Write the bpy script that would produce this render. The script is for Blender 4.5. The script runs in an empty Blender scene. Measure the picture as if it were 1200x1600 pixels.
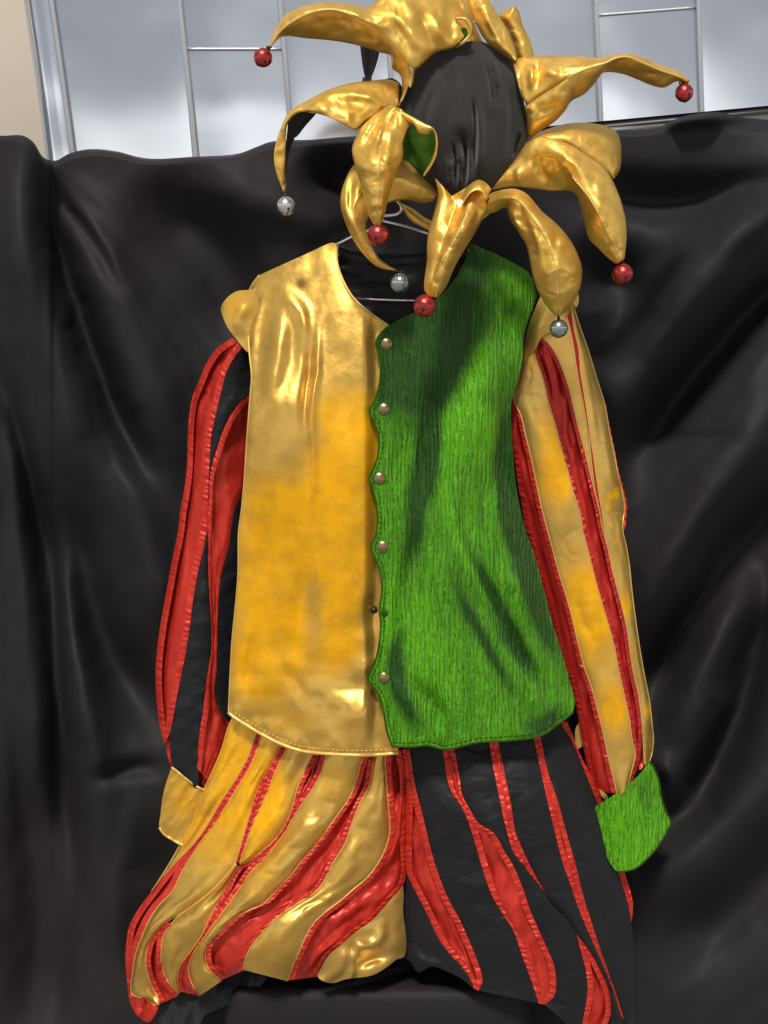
import bpy, math, random
import numpy as np
from mathutils import Vector
from mathutils.geometry import delaunay_2d_cdt

# ------------------------------------------------------------------ camera, world, sun
scene = bpy.context.scene
COL = scene.collection
F_PX = 1980.0                      # focal length in photo pixels (photo is 1200 x 1600)
PITCH = math.radians(8.0)
CAM = np.array([0.0, -2.2, 1.36])

cam_data = bpy.data.cameras.new("camera")
cam = bpy.data.objects.new("camera", cam_data)
COL.objects.link(cam)
cam.location = CAM
cam.rotation_euler = (math.radians(90) - PITCH, 0, 0)
cam_data.sensor_fit = 'VERTICAL'
cam_data.sensor_height = 36.0
cam_data.lens = 36.0 * F_PX / 1600.0
cam_data.clip_end = 500
scene.camera = cam

SUN_EL, SUN_AZ = math.radians(55), math.radians(-12)   # azimuth: from behind the viewer, a little to the right
world = bpy.data.worlds.new("World")
scene.world = world
world.use_nodes = True
wn, wl = world.node_tree.nodes, world.node_tree.links
wn.clear()
w_out = wn.new('ShaderNodeOutputWorld'); w_bg = wn.new('ShaderNodeBackground')
sky = wn.new('ShaderNodeTexSky'); sky.sky_type = 'NISHITA'; sky.sun_disc = False
sky.sun_elevation = SUN_EL; sky.sun_rotation = math.pi - SUN_AZ
sky.air_density = 1.0; sky.dust_density = 2.0
w_tc = wn.new('ShaderNodeTexCoord')
w_map = wn.new('ShaderNodeMapping'); w_map.inputs['Scale'].default_value = (1.0, 1.0, 2.6)
w_no = wn.new('ShaderNodeTexNoise'); w_no.inputs['Scale'].default_value = 2.2
w_no.inputs['Detail'].default_value = 7; w_no.inputs['Roughness'].default_value = .55
w_rmp = wn.new('ShaderNodeValToRGB')
w_rmp.color_ramp.elements[0].position = .40; w_rmp.color_ramp.elements[0].color = (0, 0, 0, 1)
w_rmp.color_ramp.elements[1].position = .62; w_rmp.color_ramp.elements[1].color = (1, 1, 1, 1)
w_cl = wn.new('ShaderNodeMix'); w_cl.data_type = 'RGBA'
w_cl.inputs[6].default_value = (5.6, 5.8, 6.2, 1)      # grey cloud bases
w_cl.inputs[7].default_value = (19.0, 18.8, 18.4, 1)   # sunlit cloud
w_mx = wn.new('ShaderNodeMix'); w_mx.data_type = 'RGBA'; w_mx.inputs[0].default_value = .80
w_bg.inputs['Strength'].default_value = .055
wl.new(w_tc.outputs['Generated'], w_map.inputs[0]); wl.new(w_map.outputs[0], w_no.inputs['Vector'])
wl.new(w_no.outputs['Fac'], w_rmp.inputs[0])
# low bank of bright cloud all round the horizon, ragged on top
w_sep = wn.new('ShaderNodeSeparateXYZ'); wl.new(w_tc.outputs['Generated'], w_sep.inputs[0])
w_n2 = wn.new('ShaderNodeTexNoise'); w_n2.inputs['Scale'].default_value = 5.0; w_n2.inputs['Detail'].default_value = 5
wl.new(w_tc.outputs['Generated'], w_n2.inputs['Vector'])
def w_math(op, a, b):
    q = wn.new('ShaderNodeMath'); q.operation = op
    for s_, v_ in zip(q.inputs, (a, b)):
        if hasattr(v_, 'is_linked'): wl.new(v_, s_)
        else: s_.default_value = v_
    return q.outputs[0]
w_el = w_math('SUBTRACT', w_sep.outputs[2], w_math('MULTIPLY', w_math('SUBTRACT', w_n2.outputs['Fac'], .5), .22))
w_bank = wn.new('ShaderNodeMapRange'); w_bank.inputs[1].default_value = .172; w_bank.inputs[2].default_value = .146
wl.new(w_el, w_bank.inputs[0])
wl.new(w_math('MULTIPLY', w_rmp.outputs[0], .40), w_cl.inputs[0])
w_bk = wn.new('ShaderNodeMix'); w_bk.data_type = 'RGBA'; w_bk.inputs[7].default_value = (33, 32.6, 31.8, 1)
wl.new(w_bank.outputs[0], w_bk.inputs[0])
wl.new(sky.outputs[0], w_mx.inputs[6]); wl.new(w_cl.outputs[2], w_bk.inputs[6]); wl.new(w_bk.outputs[2], w_mx.inputs[7])
wl.new(w_mx.outputs[2], w_bg.inputs['Color']); wl.new(w_bg.outputs[0], w_out.inputs[0])

sun_data = bpy.data.lights.new("sun", 'SUN')
sun_data.energy = 3.6; sun_data.angle = math.radians(9); sun_data.color = (1, .95, .87)
sun = bpy.data.objects.new("sun", sun_data)
COL.objects.link(sun)
sd = Vector((math.sin(SUN_AZ) * math.cos(SUN_EL), -math.cos(SUN_AZ) * math.cos(SUN_EL), math.sin(SUN_EL)))
sun.rotation_euler = sd.to_track_quat('Z', 'Y').to_euler()
sun.location = sd * 20

vs = scene.view_settings
vs.view_transform = 'Standard'; vs.look = 'None'; vs.gamma = 1; vs.use_curve_mapping = False
vs.exposure = 0.0

# ------------------------------------------------------------------ helpers
FWD = np.array([0, math.cos(PITCH), -math.sin(PITCH)])
UPV = np.array([0, math.sin(PITCH), math.cos(PITCH)])

def at(px, py, d=0.0):
    """the point of the vertical sheet y = -d (metres in front of the cloth) that a photo position lies on"""
    px = np.asarray(px, float); py = np.asarray(py, float); d = np.asarray(d, float)
    px, py, d = np.broadcast_arrays(px, py, d)
    ray = FWD * F_PX + (px[..., None] - 600) * np.array([1.0, 0, 0]) - (py[..., None] - 800) * UPV
    t = (-d - CAM[1]) / ray[..., 1]
    return CAM + ray * t[..., None]

_rng = np.random.RandomState(7)
_LAT = _rng.rand(256, 256)

def vn(x, y, seed=0):
    x = np.asarray(x, float) + seed * 17.31; y = np.asarray(y, float) + seed * 9.77
    xi = np.floor(x).astype(int); yi = np.floor(y).astype(int)
    fx = x - xi; fy = y - yi
    fx = fx * fx * fx * (fx * (fx * 6 - 15) + 10); fy = fy * fy * fy * (fy * (fy * 6 - 15) + 10)
    g = lambda a, b: _LAT[a % 256, b % 256]
    return (g(xi, yi) * (1 - fx) * (1 - fy) + g(xi + 1, yi) * fx * (1 - fy)
            + g(xi, yi + 1) * (1 - fx) * fy + g(xi + 1, yi + 1) * fx * fy) * 2 - 1

def fbm(x, y, seed=0, o=3):
    r = 0; a = 1.0; f = 1.0
    for k in range(o):
        r = r + a * vn(x * f, y * f, seed + k * 3); a *= .5; f *= 2.03
    return r / 1.6

def crease(x, y, s, seed, w=.10):
    """0..1: thin wandering crease lines of spacing about s pixels, present only here and there"""
    n = fbm(x / s, y / s, seed, 2); k = np.clip(vn(x / (s * 1.3) + 3.1, y / (s * 1.3), seed + 11) * 2.2 + .5, 0, 1)
    return np.exp(-(n / w) ** 2) * k

def ss(x):
    x = np.clip(x, 0, 1); return x * x * (3 - 2 * x)

def curve(pts, n):
    """smooth line through pts, resampled to n points evenly along its length"""
    P = np.asarray(pts, float)
    if len(P) > 2:
        Q = np.vstack([2 * P[0] - P[1], P, 2 * P[-1] - P[-2]])
        out = []
        for i in range(1, len(Q) - 2):
            p0, p1, p2, p3 = Q[i - 1], Q[i], Q[i + 1], Q[i + 2]
            k1 = np.linalg.norm(p1 - p0) ** .5 + 1e-6; k2 = np.linalg.norm(p2 - p1) ** .5 + 1e-6
            k3 = np.linalg.norm(p3 - p2) ** .5 + 1e-6
            t = np.linspace(0, 1, 12, endpoint=False)[:, None] * k2 + k1
            a1 = (k1 - t) / k1 * p0 + t / k1 * p1
            a2 = (k1 + k2 - t) / k2 * p1 + (t - k1) / k2 * p2
            a3 = (k1 + k2 + k3 - t) / k3 * p2 + (t - k1 - k2) / k3 * p3
            b1 = (k1 + k2 - t) / (k1 + k2) * a1 + t / (k1 + k2) * a2
            b2 = (k1 + k2 + k3 - t) / (k2 + k3) * a2 + (t - k1) / (k2 + k3) * a3
            out.append((k1 + k2 - t) / k2 * b1 + (t - k1) / k2 * b2)
        P = np.vstack(out + [P[-1:]])
    s = np.concatenate([[0], np.cumsum(np.linalg.norm(np.diff(P, axis=0), axis=1))])
    q = np.linspace(0, s[-1], n)
    return np.stack([np.interp(q, s, P[:, 0]), np.interp(q, s, P[:, 1])], 1)

def length(pts):
    P = np.asarray(pts, float)
    return float(np.linalg.norm(np.diff(P, axis=0), axis=1).sum())

def pdist(px, py, poly):
    P = np.asarray(poly, float); best = np.full(np.shape(px), 1e9)
    for a, b in zip(P[:-1], P[1:]):
        ab = b - a; L = (ab ** 2).sum() + 1e-9
        t = np.clip(((px - a[0]) * ab[0] + (py - a[1]) * ab[1]) / L, 0, 1)
        best = np.minimum(best, np.hypot(px - a[0] - t * ab[0], py - a[1] - t * ab[1]))
    return best

def folds(px, py, lst, warp=0.0, taper=.42):
    """ridges (+) and valleys (-) along lines, fading out at both ends"""
    px = np.asarray(px, float); py = np.asarray(py, float)
    if warp:
        px, py = px + warp * fbm(px / 90., py / 90., 201), py + warp * fbm(px / 90., py / 90., 207)
    r = np.zeros(np.shape(px))
    for poly, w, h in lst:
        c = curve(poly, 14); best = np.full(np.shape(px), 1e9); bt = np.zeros(np.shape(px)); n = len(c) - 1
        for i, (a, b) in enumerate(zip(c[:-1], c[1:])):
            ab = b - a; L = (ab ** 2).sum() + 1e-9
            t = np.clip(((px - a[0]) * ab[0] + (py - a[1]) * ab[1]) / L, 0, 1)
            d = np.hypot(px - a[0] - t * ab[0], py - a[1] - t * ab[1]); k = d < best
            best = np.where(k, d, best); bt = np.where(k, (i + t) / n, bt)
        e = ss(bt / taper) * ss((1 - bt) / taper)
        r = r + h * e * np.exp(-(best / w) ** 2)
    return r

def blobs(px, py, lst):
    r = np.zeros(np.shape(px))
    for x, y, rx, ry, a in lst:
        r = r + a * np.exp(-(((px - x) / rx) ** 2 + ((py - y) / ry) ** 2))
    return r

def lst(v, n):
    if callable(v): return v
    v = np.atleast_1d(np.asarray(v, float))
    return np.interp(np.linspace(0, 1, n), np.linspace(0, 1, len(v)), v)

class Mesh:
    def __init__(self): self.v = []; self.f = []; self.n = 0; self.sharp = []; self.dye = []
    def add(self, verts, faces, dye=None, border=None):
        verts = np.asarray(verts, float).reshape(-1, 3)
        self.v.append(verts)
        self.f += [tuple(int(i) + self.n for i in f) for f in faces]
        self.dye.append(np.zeros(len(verts)) if dye is None else np.asarray(dye, float).ravel())
        if border is not None: self.sharp += [int(b) + self.n for b in border]
        self.n += len(verts)
    def build(self, name, material, parent=None, origin=None):
        V = np.vstack(self.v)
        if parent is not None:
            o0 = np.zeros(3); p = parent
            while p is not None: o0 = o0 + np.array(p.location); p = p.parent
            loc = np.zeros(3)
        else:
            loc = np.array(origin if origin is not None else [V[:, 0].mean(), V[:, 1].mean(), V[:, 2].min()])
            o0 = loc
        me = bpy.data.meshes.new(name)
        me.from_pydata((V - o0).tolist(), [], self.f)
        me.polygons.foreach_set('use_smooth', [True] * len(me.polygons))
        a = me.attributes.new('dye', 'FLOAT', 'POINT'); a.data.foreach_set('value', np.concatenate(self.dye))
        if self.sharp:
            fl = np.zeros(self.n, int); fl[self.sharp] = 1
            ev = np.zeros(len(me.edges) * 2, np.int32); me.edges.foreach_get('vertices', ev); ev = ev.reshape(-1, 2)
            s = me.attributes.new('sharp_edge', 'BOOLEAN', 'EDGE')
            s.data.foreach_set('value', (fl[ev[:, 0]] & fl[ev[:, 1]]).astype(bool))
        me.materials.append(material); me.update()
        o = bpy.data.objects.new(name, me); COL.objects.link(o)
        o.location = loc
        if parent is not None: o.parent = parent
        return o

def sheet(m, P, D, t=.003, pillow=False, dye=None, front_only=False):
    """P: (nv,nu,2) photo positions, D: (nv,nu) metres in front of the cloth; thickness t (constant or array)"""
    nv, nu = D.shape
    A = at(P[..., 0], P[..., 1], D)
    idx = np.arange(nv * nu).reshape(nv, nu)
    q = np.stack([idx[:-1, :-1], idx[1:, :-1], idx[1:, 1:], idx[:-1, 1:]], -1).reshape(-1, 4)
    ar = ((P[1:, 1:] - P[:-1, :-1])[..., 0] * (P[1:, :-1] - P[:-1, 1:])[..., 1] - (P[1:, 1:] - P[:-1, :-1])[..., 1] * (P[1:, :-1] - P[:-1, 1:])[..., 0]).sum()
    if ar < 0: q = q[:, ::-1]
    dy = None if dye is None else np.asarray(dye).ravel()
    if front_only:
        m.add(A, q.tolist(), dy); return
    B = at(P[..., 0], P[..., 1], D - t)
    loop = np.concatenate([idx[0, :], idx[1:, -1], idx[-1, -2::-1], idx[-2:0:-1, 0]])
    k = nv * nu
    if pillow:
        isb = np.zeros(k, bool); isb[loop] = True
        mp = np.where(isb, np.arange(k), np.arange(k) + k)
        V = np.concatenate([A.reshape(-1, 3), B.reshape(-1, 3)])
        f = q.tolist() + mp[q[:, ::-1]].tolist()
        used = np.zeros(2 * k, bool); used[np.asarray(f).ravel()] = True
        re = np.cumsum(used) - 1
        f = re[np.asarray(f)].tolist()
        m.add(V[used], f, None if dy is None else np.concatenate([dy, dy])[used])
    else:
        V = np.concatenate([A.reshape(-1, 3), B.reshape(-1, 3)])
        f = q.tolist() + (q[:, ::-1] + k).tolist()
        nx = np.roll(loop, -1)
        r = np.stack([loop, nx, nx + k, loop + k], -1)
        if ar > 0: r = r[:, ::-1]
        f += r.tolist()
        m.add(V, f, None if dy is None else np.concatenate([dy, dy]), np.concatenate([loop, loop + k]))

def rails(m, curves, depths, nus, nv, bulge=0.0, relief=None, t=.003, pillow=False, dyef=None, smooth_spans=True):
    """skin a cloth across two or more long edges; every edge has its own depth along its length"""
    C = [curve(c, nv) for c in curves]
    vv = np.linspace(0, 1, nv)
    Dd = []
    for c, d in zip(C, depths):
        d = lst(d, nv); Dd.append(d(c[:, 0], c[:, 1]) if callable(d) else d)
    if np.isscalar(bulge): bulge = [bulge] * len(nus)
    Ps, Ds = [], []; Us = []
    for k, nu in enumerate(nus):
        u = np.linspace(0, 1, nu + 1)
        if k < len(nus) - 1: u = u[:-1]
        Ps.append(C[k][:, None] * (1 - u)[None, :, None] + C[k + 1][:, None] * u[None, :, None])
        b = lst(bulge[k], nv)
        Ds.append(Dd[k][:, None] * (1 - u) + Dd[k + 1][:, None] * u + b[:, None] * np.sin(np.pi * u)[None] ** .8)
        Us.append((k + u) / len(nus))
    P = np.concatenate(Ps, 1); D = np.concatenate(Ds, 1); U = np.broadcast_to(np.concatenate(Us)[None], D.shape)
    Vv = np.broadcast_to(vv[:, None], D.shape)
    if relief is not None: D = D + relief(P[..., 0], P[..., 1], U, Vv)
    if pillow:
        tt = t * (np.sin(np.pi * U) ** .6 + .02)
    else: tt = t
    sheet(m, P, D, tt, pillow, None if dyef is None else dyef(P[..., 0], P[..., 1]))
    return P, D

def patch(m, outline, depth, spacing=4.0, t=.003, dyef=None, smooth=True, nb=None):
    """a flat-cut piece of cloth or leather with any outline"""
    O = np.asarray(outline, float)
    if smooth is True:
        O = curve(np.vstack([O, O[:1]]), nb or max(24, int(length(np.vstack([O, O[:1]])) / spacing)))[:-1]
    elif smooth == 'given': pass
    xs = np.arange(O[:, 0].min(), O[:, 0].max(), spacing); ys = np.arange(O[:, 1].min(), O[:, 1].max(), spacing * .866)
    X, Y = np.meshgrid(xs, ys); X[::2] += spacing / 2
    X = X.ravel(); Y = Y.ravel()
    ins = np.zeros(len(X), bool); j = len(O) - 1
    for i in range(len(O)):
        c = ((O[i, 1] > Y) != (O[j, 1] > Y)) & (X < (O[j, 0] - O[i, 0]) * (Y - O[i, 1]) / (O[j, 1] - O[i, 1] + 1e-12) + O[i, 0])
        ins ^= c; j = i
    dmin = pdist(X, Y, np.vstack([O, O[:1]]))
    ok = ins & (dmin > spacing * .45)
    pts = np.vstack([O, np.stack([X[ok], Y[ok]], 1)])
    n = len(O)
    vo, eo, fo, *_ = delaunay_2d_cdt([Vector(p) for p in pts], [(i, (i + 1) % n) for i in range(n)], [], 1, 1e-4)
    V2 = np.array([tuple(v) for v in vo]); F = [tuple(f) for f in fo]
    D = depth(V2[:, 0], V2[:, 1])
    A = at(V2[:, 0], V2[:, 1], D); B = at(V2[:, 0], V2[:, 1], D - t)
    # the image's y runs down: turn faces to the viewer
    f0 = F[0]; a, b, c = (V2[i] for i in f0[:3])
    if (b - a)[0] * (c - a)[1] - (b - a)[1] * (c - a)[0] > 0: F = [f[::-1] for f in F]
    k = len(V2)
    cnt = {}
    for f in F:
        for i in range(len(f)): cnt[(f[i], f[(i + 1) % len(f)])] = 1
    bd = [(a, b) for (a, b) in cnt if (b, a) not in cnt]
    faces = F + [tuple(i + k for i in f[::-1]) for f in F] + [(b, a, a + k, b + k) for a, b in bd]
    dy = None if dyef is None else dyef(V2[:, 0], V2[:, 1])
    bs = [a for a, b in bd]
    m.add(np.vstack([A, B]), faces, None if dy is None else np.concatenate([dy, dy]), bs + [b + k for b in bs])
    return O

def tube(m, pts3, r, seg=6, closed=False, dye=0.0):
    P = np.asarray(pts3, float); n = len(P); r = np.broadcast_to(np.asarray(r, float), (n,))
    T = np.gradient(P, axis=0); T /= np.linalg.norm(T, axis=1)[:, None] + 1e-12
    ref = np.array([0, 1, 0.05]); V = []
    for i in range(n):
        rf = ref if abs(T[i] @ ref) < .95 else np.array([1, 0, 0])
        a = np.cross(T[i], rf); a /= np.linalg.norm(a); b = np.cross(T[i], a)
        for k in range(seg):
            g = 2 * math.pi * k / seg
            V.append(P[i] + r[i] * (math.cos(g) * a + math.sin(g) * b))
    f = [(i * seg + k, i * seg + (k + 1) % seg, (i + 1) * seg + (k + 1) % seg, (i + 1) * seg + k) for i in range(n - 1) for k in range(seg)]
    f += [tuple(range(seg))[::-1], tuple((n - 1) * seg + k for k in range(seg))]
    m.add(V, f, np.full(len(V), dye))

def line3(pts, d, n):
    c = curve(pts, n)
    dd = lst(d, n); dd = dd(c[:, 0], c[:, 1]) if callable(dd) else dd
    return at(c[:, 0], c[:, 1], dd)

def thing(name, label, cat, loc, group=None):
    o = bpy.data.objects.new(name, None); COL.objects.link(o); o.empty_display_size = .05
    o.location = loc; o['label'] = label; o['category'] = cat
    if group: o['group'] = group
    return o

def tag(o, label, cat, kind=None):
    if label: o['label'] = label
    if cat: o['category'] = cat
    if kind: o['kind'] = kind
    return o

# ------------------------------------------------------------------ materials
class Mat:
    def __init__(self, name, rough=.5, metal=0.0, base=(.5, .5, .5), spec=.5):
        self.m = bpy.data.materials.new(name); self.m.use_nodes = True
        self.n = self.m.node_tree.nodes; self.l = self.m.node_tree.links
        self.b = self.n['Principled BSDF']
        self.set('Base Color', (*base, 1)); self.set('Roughness', rough); self.set('Metallic', metal); self.set('Specular IOR Level', spec)
        self.tc = None; self.h = None
    def set(self, k, v):
        s = self.b.inputs[k]
        if hasattr(v, 'links') or hasattr(v, 'is_linked'): self.l.new(v, s)
        else: s.default_value = v
    def coord(self, scale=(1, 1, 1), rot=(0, 0, 0)):
        if self.tc is None: self.tc = self.n.new('ShaderNodeTexCoord')
        mp = self.n.new('ShaderNodeMapping'); mp.inputs['Scale'].default_value = scale; mp.inputs['Rotation'].default_value = rot
        self.l.new(self.tc.outputs['Object'], mp.inputs[0]); return mp.outputs[0]
    def noise(self, scale, detail=4, rough=.55, stretch=(1, 1, 1), rot=(0, 0, 0), dist=0.0):
        t = self.n.new('ShaderNodeTexNoise'); t.inputs['Scale'].default_value = scale; t.inputs['Detail'].default_value = detail
        t.inputs['Roughness'].default_value = rough; t.inputs['Distortion'].default_value = dist
        self.l.new(self.coord(stretch, rot), t.inputs['Vector']); return t.outputs['Fac']
    def wave(self, scale, dist, stretch=(1, 1, 1), detail=2, dscale=1.0):
        t = self.n.new('ShaderNodeTexWave'); t.inputs['Scale'].default_value = scale; t.inputs['Distortion'].default_value = dist
        t.inputs['Detail'].default_value = detail; t.inputs['Detail Scale'].default_value = dscale
        self.l.new(self.coord(stretch), t.inputs['Vector']); return t.outputs['Fac']
    def ramp(self, fac, stops):
        r = self.n.new('ShaderNodeValToRGB'); e = r.color_ramp.elements
        while len(e) < len(stops): e.new(.5)
        for x, (p, c) in zip(e, stops):
            x.position = p; x.color = (c, c, c, 1) if np.isscalar(c) else (*c, 1)
        self.l.new(fac, r.inputs[0]); return r.outputs[0]
    def mix(self, fac, a, b, mode='MIX'):
        r = self.n.new('ShaderNodeMix'); r.data_type = 'RGBA'; r.blend_type = mode
        for s, v in ((r.inputs[0], fac), (r.inputs[6], a), (r.inputs[7], b)):
            if hasattr(v, 'is_linked'): self.l.new(v, s)
            elif np.isscalar(v): s.default_value = v
            else: s.default_value = (*v, 1)
        return r.outputs[2]
    def math(self, op, a, b=0.0, clamp=False):
        r = self.n.new('ShaderNodeMath'); r.operation = op; r.use_clamp = clamp
        for s, v in zip(r.inputs, (a, b)):
            if hasattr(v, 'is_linked'): self.l.new(v, s)
            else: s.default_value = v
        return r.outputs[0]
    def attr(self, name='dye'):
        r = self.n.new('ShaderNodeAttribute'); r.attribute_name = name; return r.outputs['Fac']
    def bump(self, h, strength=.3, dist=.002):
        b = self.n.new('ShaderNodeBump'); b.inputs['Strength'].default_value = strength; b.inputs['Distance'].default_value = dist
        self.l.new(h, b.inputs['Height'])
        if self.h is not None: self.l.new(self.h, b.inputs['Normal'])
        self.h = b.outputs[0]; self.l.new(self.h, self.b.inputs['Normal'])

def gold_leather(name, base=(.60, .40, .12), dark=(.36, .21, .05), yellow=(.90, .44, .001), metal=.86, rough=(.27, .44)):
    g = Mat(name)
    n1 = g.noise(16, 6, .6); n2 = g.noise(70, 5, .6)
    c = g.mix(g.ramp(n1, [(.25, 0.0), (.60, 1.0)]), dark, base)
    c = g.mix(g.ramp(n2, [(.28, .22), (.46, 0.0)]), c, (.45, .29, .08))
    d = g.math('ADD', g.attr(), g.math('MULTIPLY', g.math('SUBTRACT', g.noise(15, 6, .62), .5), .95))
    d = g.ramp(d, [(.06, 0.0), (.72, 1.0)])
    y = g.mix(g.ramp(g.noise(22, 6, .7), [(.42, 0.0), (.66, .65)]), yellow, (.52, .28, .02))
    g.set('Base Color', g.mix(d, c, y))
    g.set('Metallic', g.math('MULTIPLY', g.math('SUBTRACT', 1.0, g.math('MULTIPLY', d, .35)), metal))
    g.set('Roughness', g.math('ADD', g.ramp(n2, [(.3, rough[0]), (.7, rough[1])]), g.math('MULTIPLY', d, .1)))
    g.bump(g.noise(28, 4, .55), .20, .006)
    g.bump(g.noise(420, 3, .6), .12, .0008)
    return g.m

M_GOLD = gold_leather('gold leather', base=(.67, .41, .09), dark=(.50, .295, .053), metal=.80, rough=(.30, .42))
M_HATGOLD = gold_leather('antique gold hat leather', base=(.86, .55, .125), dark=(.56, .315, .036), metal=.74, rough=(.38, .51))
M_TAN = gold_leather('brushed gold leather', base=(.67, .42, .105), dark=(.52, .315, .065), metal=.74, rough=(.35, .46))

g = Mat('cut leather edge', .42, .45, (.66, .44, .12)); M_EDGE = g.m

g = Mat('crackled green leather', .42)
cr = g.math('ADD', g.math('MULTIPLY', g.wave(44, 10.0, (1, .3, .24), 3, 1.1), .30), g.math('MULTIPLY', g.noise(1, 4, .66, (170, 90, 44), dist=2.4), .70))
cr2 = g.noise(1, 4, .62, (70, 45, 8), dist=1.6)
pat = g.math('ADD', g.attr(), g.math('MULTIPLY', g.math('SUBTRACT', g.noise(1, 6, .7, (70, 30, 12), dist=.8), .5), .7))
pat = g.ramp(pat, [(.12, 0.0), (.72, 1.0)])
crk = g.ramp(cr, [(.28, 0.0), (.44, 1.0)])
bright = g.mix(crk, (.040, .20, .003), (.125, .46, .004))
fold_shade_green = g.mix(crk, (.006, .036, .002), (.018, .085, .003))
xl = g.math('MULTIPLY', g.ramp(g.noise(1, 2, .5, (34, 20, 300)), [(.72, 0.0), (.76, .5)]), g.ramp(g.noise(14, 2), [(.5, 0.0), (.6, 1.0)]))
g.set('Base Color', g.mix(xl, g.mix(pat, fold_shade_green, bright), (.10, .34, .03)))
g.set('Roughness', g.ramp(cr2, [(.3, .36), (.7, .55)])); g.set('Specular IOR Level', .35)
g.bump(cr2, .5, .010); g.bump(cr, 1.0, .0085)
M_GREEN = g.m

g = Mat('green hat lining', .75, spec=.12)
g.set('Base Color', g.mix(g.ramp(g.noise(40, 4), [(.35, 0.0), (.65, 1.0)]), (.017, .050, .002), (.034, .088, .003)))  # green darkened to show the shade deep inside the openings
g.bump(g.noise(60, 4), .3, .003); M_LINING = g.m

def satin(name, c1, c2, ro=(.32, .42), me=.35):
    g = Mat(name, .34, me)
    n = g.noise(1, 4, .55, (60, 30, 14), dist=.6)
    g.set('Base Color', g.mix(g.ramp(n, [(.3, 0.0), (.7, 1.0)]), c1, c2))
    g.set('Specular IOR Level', .30); g.set('Sheen Weight', .0); g.set('Sheen Roughness', .4); g.set('Sheen Tint', (1, .45, .35, 1))
    g.set('Roughness', g.ramp(g.noise(60, 3), [(.3, ro[0]), (.7, ro[1])]))
    g.bump(g.noise(1, 4, .55, (60, 30, 20), dist=.8), .18, .004)
    return g.m
M_RED = satin('red satin', (.43, .020, .012), (.57, .040, .023))
M_RED2 = satin('darker red sleeve satin', (.42, .018, .012), (.55, .032, .020))
M_TRIM2 = satin('darker red ruched satin', (.36, .014, .011), (.48, .026, .018), (.38, .48), .25)
M_TRIM = satin('ruched red satin', (.44, .020, .012), (.58, .042, .024), (.38, .48), .25)

def black_cloth(name, c1, c2, rough, stretch=(40, 20, 90), bs=.4, bd=.004, sheen=.1, spec=.18):
    g = Mat(name, rough, spec=spec)
    g.set('Base Color', g.mix(g.ramp(g.noise(12, 5, .6), [(.3, 0.0), (.7, 1.0)]), c1, c2))
    g.set('Sheen Weight', sheen)
    g.bump(g.noise(1, 4, .6, stretch, dist=.7), bs, bd)
    g.bump(g.noise(900, 2, .5), .1, .0004)
    return g.m
M_BLACK = black_cloth('crinkled black cotton', (.0080, .0080, .0094), (.0125, .0130, .0150), .55, (34, 24, 64), .45, .005, .03)
M_CAP = black_cloth('black cap cloth', (.024, .022, .0215), (.040, .037, .036), .85, (60, 30, 8), .35, .004, .2, .07)
M_CUFFB = black_cloth('charcoal knee cloth', (.011, .012, .013), (.022, .024, .026), .6, (120, 40, 50), .5, .005)
M_BACK = black_cloth('black satin lining', (.007, .007, .008), (.012, .012, .014), .42, (30, 20, 110), .35, .004)
g = Mat('black drape satin', .60, spec=.12)
g.set('Base Color', g.mix(g.ramp(g.noise(1.6, 2, .5), [(.35, 0.0), (.65, 1.0)]), (.0200, .0160, .0176), (.0172, .0176, .0196)))  # brown half of the mix tints in light bounced off the beige wall
g.bump(g.noise(1, 3, .6, (700, 700, 700)), .12, .0006)
g.bump(g.noise(34, 4, .55), .10, .004)
M_DRAPE = g.m

def metal(name, base, rough, m=1.0):
    g = Mat(name, rough, m, base)
    g.set('Roughness', g.ramp(g.noise(200, 4), [(.3, rough * .8), (.7, rough * 1.3)]))
    return g.m
def bell_mat(name, c1, c2, rough):
    g = Mat(name, rough, .9)
    g.set('Base Color', g.mix(g.ramp(g.noise(90, 4), [(.35, 0.0), (.65, 1.0)]), c1, c2))
    return g.m
M_BELLRED = bell_mat('red bell metal', (.36, .035, .038), (.50, .075, .075), .34)
M_BELLTEAL = bell_mat('tarnished silver bell metal', (.20, .27, .25), (.40, .47, .45), .22)
M_BELLCLEAR = bell_mat('pale silver bell metal', (.45, .47, .40), (.62, .64, .58), .25)
M_SLIT = Mat('dark bell opening', .8, 0, (.008, .006, .006)).m
M_SNAP = metal('brass snap', (.27, .195, .10), .36)
M_WIRE = metal('hanger wire', (.82, .82, .84), .22)
M_THREAD = Mat('gold thread', .5, .3, (.72, .48, .14)).m
M_CORD = Mat('dark cord', .7, 0, (.02, .017, .015)).m
M_TAPE = Mat('pale tape', .6, 0, (.78, .72, .58)).m
g = Mat('zinc sheet', .17, .92, (.66, .68, .72))
g.set('Base Color', g.mix(g.ramp(g.noise(3, 3), [(.3, 0.0), (.7, 1.0)]), (.60, .63, .685), (.65, .675, .72)))
g.set('Roughness', g.ramp(g.noise(5, 3, .5), [(.3, .11), (.7, .15)]))
M_ZINC = g.m
M_RIB = Mat('zinc seam', .48, .7, (.42, .44, .48)).m
g = Mat('beige render', .85)
g.set('Base Color', g.mix(g.noise(6, 5), (.46, .395, .32), (.53, .46, .38))); g.bump(g.noise(120, 4), .2, .003); M_BEIGE = g.m
M_RAIL = Mat('black rail', .4, .2, (.012, .012, .013)).m
g = Mat('grey paving', .8)
g.set('Base Color', g.mix(g.noise(8, 6), (.26, .25, .24), (.34, .33, .315))); g.bump(g.noise(60, 5), .3, .004); M_GROUND = g.m
M_WHITE = Mat('white board', .6, 0, (.75, .75, .74)).m

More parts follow.
